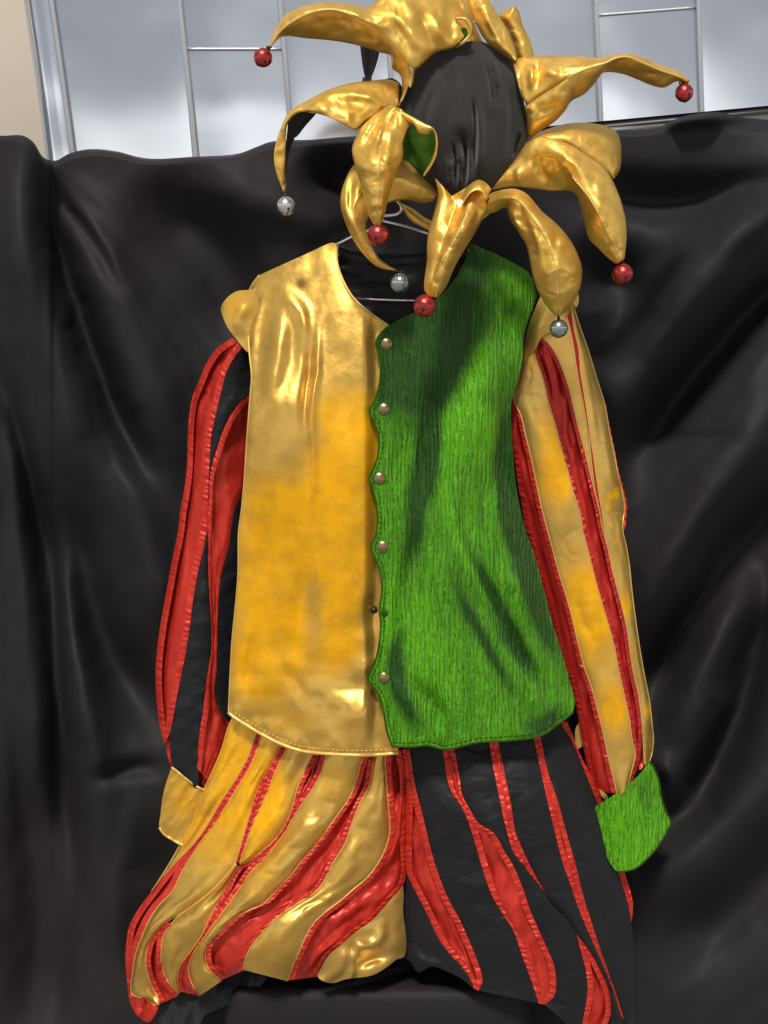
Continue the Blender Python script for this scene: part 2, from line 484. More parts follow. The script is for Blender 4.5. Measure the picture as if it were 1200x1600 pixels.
# ------------------------------------------------------------------ the setting
m = Mesh()
m.add([(-40, -40, 0), (40, -40, 0), (40, 30, 0), (-40, 30, 0)], [(0, 1, 2, 3)])
tag(m.build('ground', M_GROUND, None, (0, 0, 0)), 'grey paved ground in front of the black cloth', None, 'structure')

# far beige wall
m = Mesh()
for (x0, x1, y0, y1, z0, z1) in [(-4.0, -.2, 1.6, 1.8, 0, 3.4)]:
    V = [(x, y, z) for z in (z0, z1) for y in (y0, y1) for x in (x0, x1)]
    m.add(V, [(0, 1, 5, 4), (1, 3, 7, 5), (3, 2, 6, 7), (2, 0, 4, 6), (4, 5, 7, 6), (2, 3, 1, 0)], border=range(8))
tag(m.build('beige_wall', M_BEIGE), 'plain beige wall far back beyond the left edge of the metal cladding', 'wall')

# standing seam metal wall
DW = -.32
seams = [[(32, -60), (40, 0), (75, 250), (86, 420)], [(71, -60), (80, 0), (113, 240), (135, 420)], [(274, -60), (280, 0), (305, 240), (318, 420)],
         [(430, -60), (437, 0), (457, 240), (471, 420)], [(600, -60), (604, 0), (617, 240), (625, 420)], [(765, -60), (768, 0), (776, 240), (781, 420)],
         [(927, -60), (931, 0), (941, 240), (946, 420)], [(1089, -60), (1091, 0), (1099, 240), (1104, 420)], [(1255, -60), (1257, 0), (1262, 240), (1266, 420)],
         [(1420, -60), (1422, 0), (1427, 240), (1431, 420)]]
def sx(k, y):
    s = np.asarray(seams[k], float); return np.interp(y, s[:, 1], s[:, 0])
wall = thing('metal_wall', 'grey blue sheet metal wall with raised seams behind the black cloth', 'wall', at(700, 420, DW))
def panel(k, ya, yb):
    """one metal sheet between seam k and k+1, ya/yb: (left, right) heights"""
    mm = Mesh()
    L = [(sx(k, ya[0]) + 4, ya[0]), (sx(k, (ya[0] + yb[0]) / 2) + 4, (ya[0] + yb[0]) / 2), (sx(k, yb[0]) + 4, yb[0])]
    R = [(sx(k + 1, ya[1]) - 4, ya[1]), (sx(k + 1, (ya[1] + yb[1]) / 2) - 4, (ya[1] + yb[1]) / 2), (sx(k + 1, yb[1]) - 4, yb[1])]
    def rel(px, py, u, v):
        return .0030 * fbm(px / 300., py / 300., 5 + k)
    rails(mm, [L, R], [DW, DW], [26], 40, bulge=.0015, relief=rel, t=.002)
    mm.build('metal_panel', M_ZINC, wall)
cuts = {2: (77, 77), 6: (24, 12), 4: (40, 34)}
for k in range(9):
    if k in cuts:
        a, b = cuts[k]
        panel(k, (-60, -60), (a - 3, b - 3)); panel(k, (a + 3, b + 3), (420, 420))
        mm = Mesh(); tube(mm, line3([(sx(k, a) + 3, a), (sx(k + 1, b) - 3, b)], DW + .002, 12), .0030, 8); mm.build('cross_seam', M_RIB, wall)
    else:
        panel(k, (-60, -60), (420, 420))
for k in range(10):
    mm = Mesh()
    c = curve(seams[k], 30)
    w = 4.6 if k else 3.0
    P = np.stack([c + [-w, 0], c + [-w * .72, 0], c + [-w * .3, 0], c + [w * .3, 0], c + [w * .72, 0], c + [w, 0]], 1)
    D = np.tile(np.array([DW - .012, DW + .010, DW + .014, DW + .004, DW + .012, DW - .012]), (30, 1))
    sheet(mm, P, D, .004); mm.build('standing_seam', M_RIB, wall)
mm = Mesh()   # lower board of the wall, out of sight behind the cloth
sheet(mm, np.array([[(86., 421.), (1431., 421.)], [(130., 1700.), (1440., 1700.)]]), np.full((2, 2), DW), .01)
mm.build('lower_panel', M_ZINC, wall)

# rail that carries the cloth
mm = Mesh()
for (a, b, wd, dd, mat_) in []: pass
P = np.array([[(-260., 301.), (560., 225.), (900., 193.), (1460., 141.)], [(-260., 311.), (560., 235.), (900., 203.), (1460., 151.)]])
sheet(mm, P, np.full((2, 4), -.075), .03)
tag(mm.build('cloth_rail', M_RAIL), 'thin black rail the black cloth hangs over, seen at the right', 'rail')
mm = Mesh()
P = np.array([[(820., 204.), (1000., 193.), (1460., 152.)], [(820., 216.), (1000., 205.), (1460., 166.)]])
sheet(mm, P, np.full((2, 3), -.115), .012)
tag(mm.build('white_strip', M_WHITE), 'narrow white strip showing under the black rail at the right', 'strip')

# ------------------------------------------------------------------ black cloth
top = curve([(-260, 200), (-120, 206), (0, 212), (36, 212), (52, 222), (68, 246), (86, 251), (108, 240), (140, 233), (180, 236), (215, 245), (242, 248),
             (300, 245), (372, 240), (402, 229), (425, 221), (490, 218), (550, 213), (620, 212), (760, 214), (880, 207), (969, 204), (1029, 199), (1048, 189), (1085, 178),
             (1122, 175), (1159, 183), (1200, 187), (1300, 180), (1460, 168)], 430)
DR_F = [([(1320, 180), (1160, 370), (1040, 500), (930, 640), (890, 720)], 60, .070), ([(1320, 350), (1190, 465), (1100, 565), (1030, 660), (950, 780)], 34, -.065),
        ([(1300, 510), (1190, 650), (1100, 790), (1010, 960), (960, 1060)], 50, .060), ([(1300, 720), (1200, 790), (1120, 880), (1060, 980), (1010, 1100), (985, 1190)], 40, -.065),
        ([(1300, 880), (1130, 990), (1085, 1120), (1040, 1250)], 40, .034), ([(1220, 760), (1180, 1000), (1145, 1130), (1090, 1250), (980, 1350)], 34, -.065),
        ([(1320, 1060), (1190, 1250), (1080, 1350), (940, 1440)], 60, .045), ([(1320, 1240), (1160, 1400), (1020, 1540)], 60, -.04),
        ([(840, 290), (1060, 312), (1330, 262)], 34, -.038), ([(880, 380), (985, 480), (920, 620)], 60, -.055), ([(1290, 275), (1190, 372), (1120, 470)], 16, -.016),
        ([(1000, 676), (1080, 688), (1170, 676)], 14, -.010), ([(1040, 202), (1085, 185), (1145, 182)], 11, .022), ([(1120, 193), (1160, 190), (1280, 196)], 8, -.014),
        ([(1010, 1180), (1050, 1212), (1068, 1280)], 18, .022),
        ([(55, 215), (85, 360), (118, 470), (155, 570), (200, 680), (260, 820)], 22, -.050), ([(110, 262), (170, 440), (230, 600), (300, 780)], 50, .045),
        ([(0, 190), (50, 440), (110, 650), (165, 870)], 50, .048), ([(-50, 460), (15, 620), (60, 790), (88, 1025), (105, 1260), (150, 1520)], 20, -.045),
        ([(40, 690), (120, 890), (170, 1020), (235, 1110), (310, 1200)], 46, -.065), ([(20, 640), (95, 850), (125, 1060), (170, 1340)], 30, .034),
        ([(180, 670), (230, 850), (270, 1020)], 40, .034), ([(210, 262), (330, 400), (410, 580)], 60, -.045), ([(260, 262), (430, 320), (580, 350)], 44, .024),
        ([(460, 240), (560, 330), (575, 440)], 50, -.055), ([(40, 1120), (70, 1400), (60, 1700)], 60, -.05), ([(120, 1230), (190, 1208), (280, 1190)], 15, -.014),
        ([(72, 262), (105, 325), (150, 390), (200, 480)], 13, -.014), ([(210, 1260), (270, 1400), (190, 1580)], 60, -.03)]
DR_FAN = []
for k in range(11):                       # finer folds fanning down from where the cloth is gathered
    q = k / 10.
    a = np.array([1310., 190 + 640 * q]); b = np.array([900 + 110 * q, 640 + 720 * q]); mid = (a + b) / 2 + [18 * math.sin(k * 2.3), 26 + 14 * math.cos(k * 1.7)]
    DR_FAN.append(([tuple(a), tuple(mid), tuple(b)], 13 + 5 * math.sin(k * 1.9), (.013, -.015, .009)[k % 3]))
for k in range(8):
    q = k / 7.
    b = np.array([120 + 330 * q, 980 - 380 * q]); a = np.array([66. + 6 * q, 244.]); mid = a * .45 + b * .55 + [-26 + 8 * k, 14]
    DR_FAN.append(([tuple(a), tuple(mid), tuple(b)], 10 + 3 * math.sin(k * 2.1), (-.011, .012)[k % 2]))
for k in range(6):
    DR_FAN.append(([(-50 + 16 * k, 215), (-20 + 17 * k, 620), (0 + 22 * k, 1050), (30 + 30 * k, 1560)], 12 + 3 * math.sin(k * 2.9), (.010, -.013)[k % 2]))
for k in range(5):
    DR_FAN.append(([(250 - 40 * k, 1120 + 60 * k), (190 - 30 * k, 1380 + 30 * k), (210 - 40 * k, 1640)], 15, (.010, -.010)[k % 2]))
    DR_FAN.append(([(1230, 1000 + 130 * k), (1130, 1160 + 110 * k), (1010, 1330 + 90 * k)], 16, (-.012, .010)[k % 2]))
mm = Mesh()
nv_, nu_ = 330, 430
y1 = 1730.
vv = np.linspace(0, 1, nv_)[:, None] ** 1.03
X = top[None, :, 0] + 0 * vv; Y = top[None, :, 1] * (1 - vv) + y1 * vv
dd = -.03 + 1.6 * folds(X, Y, DR_F, 6.0, .34) + .34 * folds(X, Y, DR_FAN, 9.0, .3) + .007 * fbm(X / 170., Y / 400., 3) + .0012 * fbm(X / 60., Y / 160., 8) + .0004 * fbm(X / 20., Y / 28., 4)
dd = dd - .018 * np.exp(-((Y - top[None, :, 1]) / 4.0) ** 2)
dd = dd + .05 * np.exp(-((X - 36) / 50.) ** 2) * np.exp(-np.maximum(Y - 212, 0) / 420.) * (X < 80)
sheet(mm, np.stack([X, Y], -1), dd, .002)
tag(mm.build('black_cloth', M_DRAPE), 'large black satin cloth hung in folds behind the jester costume', 'cloth')

# seat-like ledge under the breeches, covered in black cloth
mm = Mesh()
lx = np.array([352, 356, 364, 376, 420, 500, 590, 680, 760, 800, 814, 822, 828], float)
edge = np.array([-.05, -.03, -.012, -.004, 0, .001, 0, .001, 0, -.004, -.012, -.03, -.05])
rows = [(1512, .00), (1520, .02), (1530, .05), (1538, .078), (1545, .096), (1554, .106), (1566, .110), (1590, .109), (1640, .107), (1720, .105)]
P = np.array([[(x + (j * 0.3) * np.sign(x - 590), y) for x in lx] for j, (y, d) in enumerate(rows)])
D = np.array([[d + e * (d / .12) + .0015 * fbm(x / 60., y / 20., 6) for x, e in zip(lx, edge)] for y, d in rows])
sheet(mm, P, D, .01)
tag(mm.build('covered_seat', M_DRAPE), 'black cloth covered seat edge the breeches rest on at the bottom', 'seat')

# ------------------------------------------------------------------ wire hanger
hanger = thing('coat_hanger', 'thin silver wire coat hanger inside the neck of the waistcoat', 'coat hanger', at(600, 470, .07))
mm = Mesh(); tube(mm, line3([(592, 338), (606, 337), (620, 335), (627, 329), (626, 321), (620, 314), (610, 312)], .075, 20), .0024, 8); mm.build('hook', M_WIRE, hanger)
mm = Mesh(); tube(mm, line3([(400, 448), (460, 412), (528, 381), (548, 371), (592, 352), (597, 344), (596, 337)], [.018, .03, .045, .055, .06, .07, .075], 40), .0024, 8)
tube(mm, line3([(596, 345), (640, 356), (735, 392), (800, 430), (822, 452)], [.07, .06, .045, .02, .015], 40), .0024, 8); mm.build('shoulder_wire', M_WIRE, hanger)
mm = Mesh(); tube(mm, line3([(400, 448), (404, 460), (450, 465), (555, 467), (652, 470), (800, 468), (818, 462), (822, 452)], [.02, .022, .04, .075, .075, .04, .022, .02], 60), .0021, 8); mm.build('bar', M_WIRE, hanger)

# ------------------------------------------------------------------ strips used by sleeves and breeches
def inset(L, R, n, w):
    a, b = curve(L, n), curve(R, n)
    d = b - a; ln = np.linalg.norm(d, axis=1)[:, None] + 1e-6
    return a, a + d / ln * np.minimum(w, .49 * ln)

def ruche(parent, L, R, base, w=9.0, seed=0, amp=.0046, lift=.001, period=11.0):
    """gathered satin band running along edge L of a strip, on the side of R"""
    n = max(24, int(length(L) / 1.5))
    a, b = inset(L, R, n, w)
    s = np.concatenate([[0], np.cumsum(np.linalg.norm(np.diff(a, axis=0), axis=1))])
    ph = s / period + 1.3 * fbm(s / 45., s * 0 + seed, seed) + .5 * fbm(s / 13., s * 0 + seed, seed + 5)
    aj = .25 + .95 * np.abs(vn(ph * .83, np.full_like(ph, seed * 1.3), seed))
    nu = 5
    U = np.linspace(0, 1, nu + 1)
    P = a[:, None] * (1 - U)[None, :, None] + b[:, None] * U[None, :, None]
    slant = ph[:, None] + U[None] * .25 * np.sin(s[:, None] / 60. + seed)
    D = base(P[..., 0], P[..., 1]) + lift + amp * aj[:, None] * np.abs(np.sin(np.pi * slant)) ** .7 * (.45 + .55 * np.sin(np.pi * (U * .8 + .1)))[None]
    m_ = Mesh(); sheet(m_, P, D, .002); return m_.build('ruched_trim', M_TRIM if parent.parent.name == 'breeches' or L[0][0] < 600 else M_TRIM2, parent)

def red_strip(parent, L, R, base, recess=.007, seed=0, wrk=.007, w=9.0, trims=(1, 1), nu=14, amp=.0046, bulge=0.0, freq=(26., 60.)):
    n = max(20, int(max(length(L), length(R)) / 3.5))
    m_ = Mesh()
    bd = lambda px, py: base(px, py) - recess
    ln = length(L) / 100.
    def rel(px, py, u, v): return (wrk * .45 * fbm(px / freq[0] + py / 90., py / freq[1], seed, 2) + wrk * .95 * fbm(u * 2.3 + 1.2 * v, v * ln * 1.3, seed + 40, 2) + wrk * .30 * crease(px + .5 * py, (py - .5 * px) * .5, 48., seed + 60, .30)) * np.sin(np.pi * u) ** .5
    rails(m_, [L, R], [bd, bd], [nu], n, bulge=bulge, relief=rel, t=.002)
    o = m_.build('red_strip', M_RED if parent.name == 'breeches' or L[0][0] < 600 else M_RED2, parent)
    if trims[0]: ruche(o, L, R, base, w, seed + 1, amp)
    if trims[1]: ruche(o, R, L, base, w, seed + 2, amp)
    return o

def gold_strip(parent, L, R, base, mat=None, bulge=.006, seed=0, wrk=.003, name='gold_strip', edges=(1, 1), lift=.002, dyef=None, nu=18, freq=(30., 75.)):
    n = max(20, int(max(length(L), length(R)) / 4))
    m_ = Mesh()
    bd = lambda px, py: base(px, py) + lift
    ln = length(L) / 100.
    def rel(px, py, u, v): return (wrk * .40 * fbm(px / freq[0] + py / freq[1] * .5, py / freq[1] - px / 160., seed, 2) + wrk * 1.15 * fbm(u * 1.9 + 1.3 * v, v * ln * 1.1, seed + 40, 2)) * np.sin(np.pi * u) ** .6 - .0014 * crease(px, py, 40., seed, .10) * np.sin(np.pi * u)
    rails(m_, [L, R], [bd, bd], [nu], n, bulge=bulge, relief=rel, t=.0025, dyef=dyef)
    o = m_.build(name, mat or M_GOLD, parent)
    for k, e in enumerate((L, R)):
        if edges[k]:
            c = curve(e, n); q = Mesh(); tube(q, at(c[:, 0], c[:, 1], bd(c[:, 0], c[:, 1]) + .0005), .0010, 6); q.build('edge_piping', M_EDGE, o)
    return o

def cloth_strip(parent, L, R, base, mat=None, bulge=.004, seed=0, wrk=.002, lift=.0015, name='black_strip', freq=(28., 26.)):
    n = max(20, int(max(length(L), length(R)) / 3.5)); m_ = Mesh()
    bd = lambda px, py: base(px, py) + lift
    def rel(px, py, u, v): return wrk * fbm(px / freq[0], py / freq[1] + px / 80., seed, 3) - .0018 * crease(px * .6, py, 20., seed, .12)
    rails(m_, [L, R], [bd, bd], [18], n, bulge=bulge, relief=rel, t=.002)
    return m_.build(name, mat or M_BLACK, parent)

def belly(yl, xl, yr, xr, lo, hi, p=.7):
    def f(px, py):
        a = np.interp(py, yl, xl); b = np.interp(py, yr, xr)
        s = np.clip((2 * px - a - b) / (b - a + 1e-6), -1, 1)
        return lo + hi * (1 - s * s) ** p
    return f

# ------------------------------------------------------------------ shirt (sleeves)
shirt = thing('shirt', 'slashed jester shirt with one black and red sleeve and one gold and red sleeve', 'shirt', at(620, 1360, .05))

SL = belly([500, 543, 597, 697, 830, 980, 1057, 1163, 1240], [345, 338, 308, 290, 275, 248, 241, 250, 262], [500, 620, 830, 1000, 1130, 1240], [400, 402, 384, 372, 366, 350], .035, .05)
def SLf(px, py): return SL(px, py) + .004 * fbm(px / 60., py / 140., 21)
# shoulder cap
mm = Mesh()
patch(mm, [(400, 450), (387, 453), (370, 455), (354, 466), (345, 482), (349, 497), (356, 512), (367, 527), (378, 541), (388, 551), (402, 556), (408, 500)],
      lambda px, py: .062 + .03 * np.clip(1 - ((px - 385) / 44.) ** 2, 0, 1) ** .6 + folds(px, py, [([(392, 470), (372, 500), (380, 530)], 9, .006)]), 3.0, .004, dyef=lambda x, y: blobs(x, y, [(370, 475, 30, 30, .35)]))
mm.build('shoulder_cap', M_GOLD, shirt)
r1L = [(363, 528), (340, 543), (323, 567), (310, 597), (300, 623), (295, 657), (293, 697), (292, 730), (288, 763), (282, 797), (278, 830), (270, 870), (263, 907), (257, 940), (250, 980), (245, 1020), (243, 1057), (245, 1097), (250, 1137), (257, 1163)]
r1R = [(378, 543), (363, 563), (353, 583), (347, 607), (338, 643), (330, 683), (327, 730), (325, 780), (323, 830), (318, 857), (310, 890), (302, 937), (295, 990), (287, 1037), (280, 1070), (272, 1113), (267, 1140), (257, 1163)]
red_strip(shirt, r1L, r1R, SLf, seed=31, recess=.004, wrk=.007, freq=(18., 70.), w=10)
b1a_L = [(378, 543), (363, 563), (353, 583), (347, 607), (338, 643), (330, 683), (327, 730), (325, 775)]
b1a_R = [(396, 548), (394, 585), (392, 615), (377, 627), (360, 650), (347, 677), (337, 707), (328, 737), (326, 776)]
cloth_strip(shirt, b1a_L, b1a_R, SLf, seed=32, wrk=.003)
r2L = [(400, 606), (392, 615), (377, 627), (360, 650), (347, 677), (337, 707), (328, 737), (326, 780), (324, 830), (325, 873), (327, 930), (330, 973), (330, 1017), (327, 1037), (323, 1063), (318, 1103), (313, 1137), (310, 1163), (308, 1200)]
r2R = [(404, 640), (399, 680), (392, 720), (384, 760), (372, 783), (363, 813), (358, 853), (352, 873), (345, 903), (342, 930), (340, 973), (339, 1017), (338, 1047), (335, 1083), (341, 1107), (352, 1123), (362, 1132), (357, 1147), (347, 1175), (326, 1222)]
red_strip(shirt, r2L, r2R, SLf, seed=35, recess=.004, wrk=.008, freq=(16., 40.), w=10)
b1b_L = [(323, 828), (318, 857), (310, 890), (302, 937), (295, 990), (287, 1037), (280, 1070), (272, 1113), (267, 1140), (266, 1175), (272, 1206)]
b1b_R = [(324, 832), (325, 873), (327, 930), (330, 973), (330, 1017), (327, 1037), (323, 1063), (318, 1103), (313, 1137), (310, 1170), (311, 1236)]
cloth_strip(shirt, b1b_L, b1b_R, SLf, seed=37, wrk=.0045, freq=(30., 17.), bulge=.007)
b2L = [(384, 760), (372, 783), (363, 813), (358, 853), (352, 873), (345, 903), (342, 930), (340, 973), (339, 1017), (338, 1047), (335, 1083), (341, 1107), (352, 1123), (362, 1132)]
b2R = [(400, 770), (396, 800), (392, 840), (388, 880), (384, 920), (380, 960), (376, 1000), (374, 1040), (372, 1080), (372, 1100), (372, 1120), (368, 1136)]
cloth_strip(shirt, b2L, b2R, SLf, seed=39, wrk=.004, freq=(30., 20.))
# dark red gather round the wrist and the gold cuff
mm = Mesh()
rails(mm, [[(257, 1150), (262, 1180), (267, 1200)], [(362, 1120), (350, 1170), (326, 1232)]], [lambda x, y: SLf(x, y) - .008] * 2, [30], 24, relief=lambda x, y, u, v: .006 * fbm(x / 9., y / 22., 44), t=.002)
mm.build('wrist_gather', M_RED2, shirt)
mm = Mesh()
cuffD = lambda px, py: .058 + .028 * np.clip(1 - ((px - 295) / 60.) ** 2, 0, 1) ** .6 + .005 * fbm(px / 16. + py / 30., py / 40., 46)
patch(mm, [(268, 1199), (274, 1203), (292, 1218), (306, 1228), (318, 1234), (345, 1244), (335, 1300), (310, 1330), (280, 1319), (268, 1312), (256, 1304), (249, 1294), (251, 1270), (254, 1246), (260, 1222)], cuffD, 3.0, .004,
      dyef=lambda x, y: blobs(x, y, [(285, 1240, 26, 40, .6)]))
cuffo = mm.build('cuff', M_GOLD, shirt)
for e in ([(268, 1199), (274, 1203), (292, 1218), (306, 1228), (318, 1234), (345, 1244)], [(249, 1293), (256, 1303), (268, 1311), (280, 1318), (310, 1329)]):
    q = Mesh(); tube(q, line3(e, lambda x, y: cuffD(x, y) + .001, 24), .0022, 7); q.build('edge_piping', M_EDGE, cuffo)

# right sleeve
SR = belly([470, 540, 622, 692, 830, 974, 1098, 1225, 1300], [812, 805, 782, 784, 808, 848, 882, 912, 925], [470, 486, 550, 632, 737, 830, 960, 1132, 1187, 1300], [895, 900, 922, 946, 968, 978, 994, 1021, 1018, 1030], .040, .056)
def SRf(px, py): return SR(px, py) + .004 * fbm(px / 60., py / 150., 51)
aL = [(819, 566), (807, 600), (802, 622), (814, 650), (821, 680), (829, 712), (835, 740), (842, 775), (849, 805), (856, 830), (863, 857), (873, 895), (884, 930), (894, 967), (904, 1009), (913, 1043), (925, 1077), (935, 1115), (944, 1153), (952, 1191), (963, 1236), (966, 1250)]
aR = [(835, 550), (842, 572), (851, 602), (857, 630), (867, 662), (877, 700), (887, 735), (897, 772), (907, 805), (911, 830), (918, 857), (925, 885), (935, 923), (947, 964), (958, 1002), (966, 1043), (975, 1084), (983, 1122), (988, 1157), (993, 1177), (988, 1201), (980, 1230)]
bR = [(847, 527), (860, 540), (872, 560), (882, 585), (890, 610), (896, 637), (902, 662), (910, 692), (920, 730), (927, 760), (935, 792), (941, 825), (949, 854), (957, 892), (964, 919), (973, 954), (980, 985), (985, 1023), (990, 1053), (997, 1084), (1003, 1129), (1003, 1160), (998, 1194), (986, 1224)]
dL = [(882, 478), (884, 490), (890, 512), (895, 537), (900, 570), (905, 600), (911, 630), (916, 660), (921, 692), (925, 730), (929, 762), (937, 800), (943, 832)]
dR = [(890, 472), (893, 488), (897, 515), (904, 545), (907, 580), (912, 612), (917, 645), (922, 680), (927, 710), (932, 745), (937, 780), (942, 810), (945, 834)]
eR = [(897, 482), (905, 507), (920, 550), (932, 590), (945, 632), (951, 667), (959, 705), (965, 737), (972, 767), (976, 792), (973, 827), (978, 850), (983, 880), (987, 919), (992, 960), (999, 1009), (1006, 1050), (1014, 1091), (1019, 1132), (1021, 1157), (1018, 1180), (1014, 1192)]
eL = dR + [(949, 854), (957, 892), (964, 919), (973, 954), (980, 985), (985, 1023), (990, 1053), (997, 1084), (1003, 1129), (1005, 1160), (1006, 1196)]
fL = [(799, 612), (797, 627), (800, 655), (801, 692), (805, 725), (810, 762), (817, 800), (821, 827), (825, 835), (834, 871), (842, 906), (853, 937), (863, 974), (873, 1012), (884, 1043), (894, 1074), (899, 1098), (904, 1122), (910, 1160), (915, 1185), (925, 1235)]
fR = [(802, 622), (814, 650), (821, 680), (829, 712), (835, 740), (842, 775), (849, 805), (856, 830), (863, 857), (873, 895), (884, 930), (894, 967), (904, 1009), (913, 1043), (925, 1077), (935, 1115), (944, 1153), (952, 1191), (963, 1240)]
dyA = lambda x, y: blobs(x, y, [(868, 720, 34, 70, .75), (880, 760, 20, 30, .35), (915, 930, 40, 60, 1.0), (935, 980, 34, 60, .7), (960, 1110, 30, 36, .85)])
gold_strip(shirt, aL, aR, SRf, M_TAN, .008, 53, .003, dyef=dyA)
gold_strip(shirt, bR[:13] , dL, SRf, M_TAN, .003, 54, .0015)
def fleck(x, y):
    return blobs(x, y, [(953, 775, 4, 5, 1.2), (963, 772, 4, 6, 1.4), (950, 790, 3, 6, 1.2), (977, 945, 9, 16, 1.3), (905, 620, 4, 6, 1.0), (907, 640, 3, 6, 1.2), (975, 810, 4, 5, .9), (955, 820, 3, 4, 1.0), (962, 845, 4, 3, 1.0), (1012, 1110, 6, 12, .8)]) + .5 * (vn(x / 4., y / 4., 3) > .72)
gold_strip(shirt, eL, eR, SRf, M_TAN, .007, 55, .003, dyef=fleck)
red_strip(shirt, aR, bR, SRf, seed=57, recess=.009, wrk=.008, freq=(15., 90.), w=7, amp=.0036)
red_strip(shirt, dL, dR, SRf, seed=60, wrk=.002, w=6, amp=.0034)
red_strip(shirt, fL, fR, SRf, seed=63, recess=.009, wrk=.008, freq=(15., 90.), w=8, amp=.0036)
q = Mesh(); tube(q, line3([(945, 632), (951, 667), (959, 705), (965, 737), (973, 767), (978, 792), (975, 827)], lambda x, y: SRf(x, y) - .002, 60), .0022 + .0010 * np.sin(np.arange(60) * 1.7), 7); q.build('red_fringe', M_TRIM, shirt)
mm = Mesh()
patch(mm, [(860, 428), (845, 462), (832, 492), (824, 515), (819, 542), (819, 568), (828, 560), (835, 550), (847, 527), (866, 515), (884, 496), (895, 486), (903, 476), (904, 462), (897, 450), (880, 430)],
      lambda px, py: SRf(px, py) + .006 + folds(px, py, [([(880, 440), (850, 500), (828, 555)], 14, .012)]), 3.0, .004)
mm.build('shoulder_cap', M_TAN, shirt)
mm = Mesh()
rails(mm, [[(905, 1120), (915, 1180), (930, 1240)], [(1012, 1120), (1012, 1170), (1004, 1200)]], [lambda x, y: SRf(x, y) - .014] * 2, [24], 24, relief=lambda x, y, u, v: .005 * fbm(x / 9., y / 22., 64), t=.002)
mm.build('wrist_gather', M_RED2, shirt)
mm = Mesh()
cufR = lambda px, py: .056 + .046 * np.clip(1 - ((px - 980 - (py - 1250) * .12) / 72.) ** 2, 0, 1) ** .7 + .003 * fbm(px / 22., py / 40., 66)
oc = [(1014, 1190), (1019, 1195), (1028, 1215), (1033, 1243), (1040, 1267), (1048, 1284), (1042, 1298), (1028, 1322), (1011, 1342), (994, 1356), (979, 1361), (965, 1362), (940, 1320), (930, 1262), (942, 1253), (958, 1243), (973, 1232), (997, 1212)]
patch(mm, oc, cufR, 3.0, .004, dyef=lambda x, y: .75 + blobs(x, y, [(960, 1310, 30, 40, .4), (1010, 1240, 16, 40, -.35)]))
cuffo = mm.build('cuff', M_GREEN, shirt)
q = Mesh(); tube(q, line3(oc[:12], lambda x, y: cufR(x, y) + .0005, 60), .0016, 6); q.build('edge_piping', M_LINING, cuffo)
q = Mesh(); patch(q, [(905, 1128), (899, 1140), (902, 1170), (910, 1165), (912, 1140)], lambda x, y: .056 + 0 * x, 3, .002); q.build('gold_gusset', M_TAN, shirt)
q = Mesh(); patch(q, [(936, 1232), (940, 1244), (951, 1252), (948, 1242)], lambda x, y: .085 + 0 * x, 3, .002); q.build('cuff_tab', M_GOLD, shirt)

# ------------------------------------------------------------------ breeches
breeches = thing('breeches', 'puffed knee breeches, left leg gold and red, right leg black and red', 'trousers', at(600, 1590, .08))
LL = belly([1120, 1174, 1253, 1333, 1394, 1444, 1503, 1600], [362, 345, 309, 274, 236, 203, 196, 210], [1120, 1300, 1365, 1424, 1494, 1600], [640, 640, 640, 640, 640, 640], .074, .095)
def LLf(px, py):
    top = np.clip((py - 1120) / 330., 0, 1) ** 1.1; bot = ss((1590 - py) / 110.)
    return .074 + (LL(px, py) - .074) * (.28 + .72 * top) * (.35 + .65 * bot) + .007 * fbm(px / 75. + py / 200., py / 95., 73, 2) * top + .005 * np.sin((px + .45 * py) / 6.5 + 3 * vn(px / 40., py / 60., 9)) * ss((py - 1455) / 70.) + .004 * fbm(px / 50. + py / 90., py / 90. - px / 200., 71)
dyL = lambda x, y: blobs(x, y, [(350, 1200, 50, 120, .75), (395, 1270, 40, 90, .75), (430, 1230, 30, 70, .4), (525, 1220, 30, 30, .3), (300, 1300, 40, 50, .5)])
g1L = [(372, 1110), (359, 1130), (345, 1174), (330, 1209), (309, 1253), (292, 1295), (274, 1333), (253, 1368), (236, 1394)]
g1R = [(408, 1128), (399, 1149), (386, 1186), (368, 1218), (345, 1253), (324, 1289), (303, 1318), (277, 1345), (251, 1374), (237, 1394)]
r1L_ = [(408, 1128), (399, 1149), (386, 1186), (368, 1218), (345, 1253), (324, 1289), (303, 1318), (277, 1345), (251, 1374), (236, 1394), (218, 1418), (203, 1444), (198, 1468), (196, 1503), (200, 1541)]
r1R_ = [(416, 1130), (408, 1152), (392, 1195), (371, 1230), (350, 1265), (327, 1297), (306, 1327), (286, 1359), (268, 1394), (248, 1415), (233, 1438), (221, 1465), (212, 1491), (208, 1515), (206, 1545)]
g2R = [(445, 1150), (436, 1171), (421, 1198), (406, 1224), (396, 1253), (386, 1286), (376, 1321), (368, 1347), (353, 1368), (333, 1389), (309, 1409), (283, 1427), (256, 1444), (239, 1462), (230, 1483), (228, 1506), (236, 1536), (251, 1568)]
g2L = r1R_[:-1] + [(206, 1553), (224, 1560), (243, 1571)]
r2R_ = [(455, 1153), (446, 1174), (430, 1206), (418, 1236), (406, 1262), (392, 1295), (383, 1324), (374, 1349)]
g3R = [(498, 1160), (486, 1183), (474, 1209), (465, 1230), (458, 1256), (447, 1286), (430, 1311), (409, 1330), (389, 1345), (375, 1351)]
rbL = [(259, 1442), (256, 1444), (239, 1462), (230, 1483), (228, 1506), (236, 1536), (251, 1568)]
rbR = [(270, 1441), (265, 1447), (254, 1465), (252, 1483), (253, 1509), (262, 1533), (279, 1556)]
r3L = [(498, 1160), (486, 1183), (474, 1209), (465, 1230), (458, 1256), (447, 1286), (430, 1311), (409, 1330), (389, 1345), (371, 1355), (356, 1383), (339, 1412), (327, 1436), (315, 1462), (298, 1486), (281, 1509), (277, 1527), (280, 1549)]
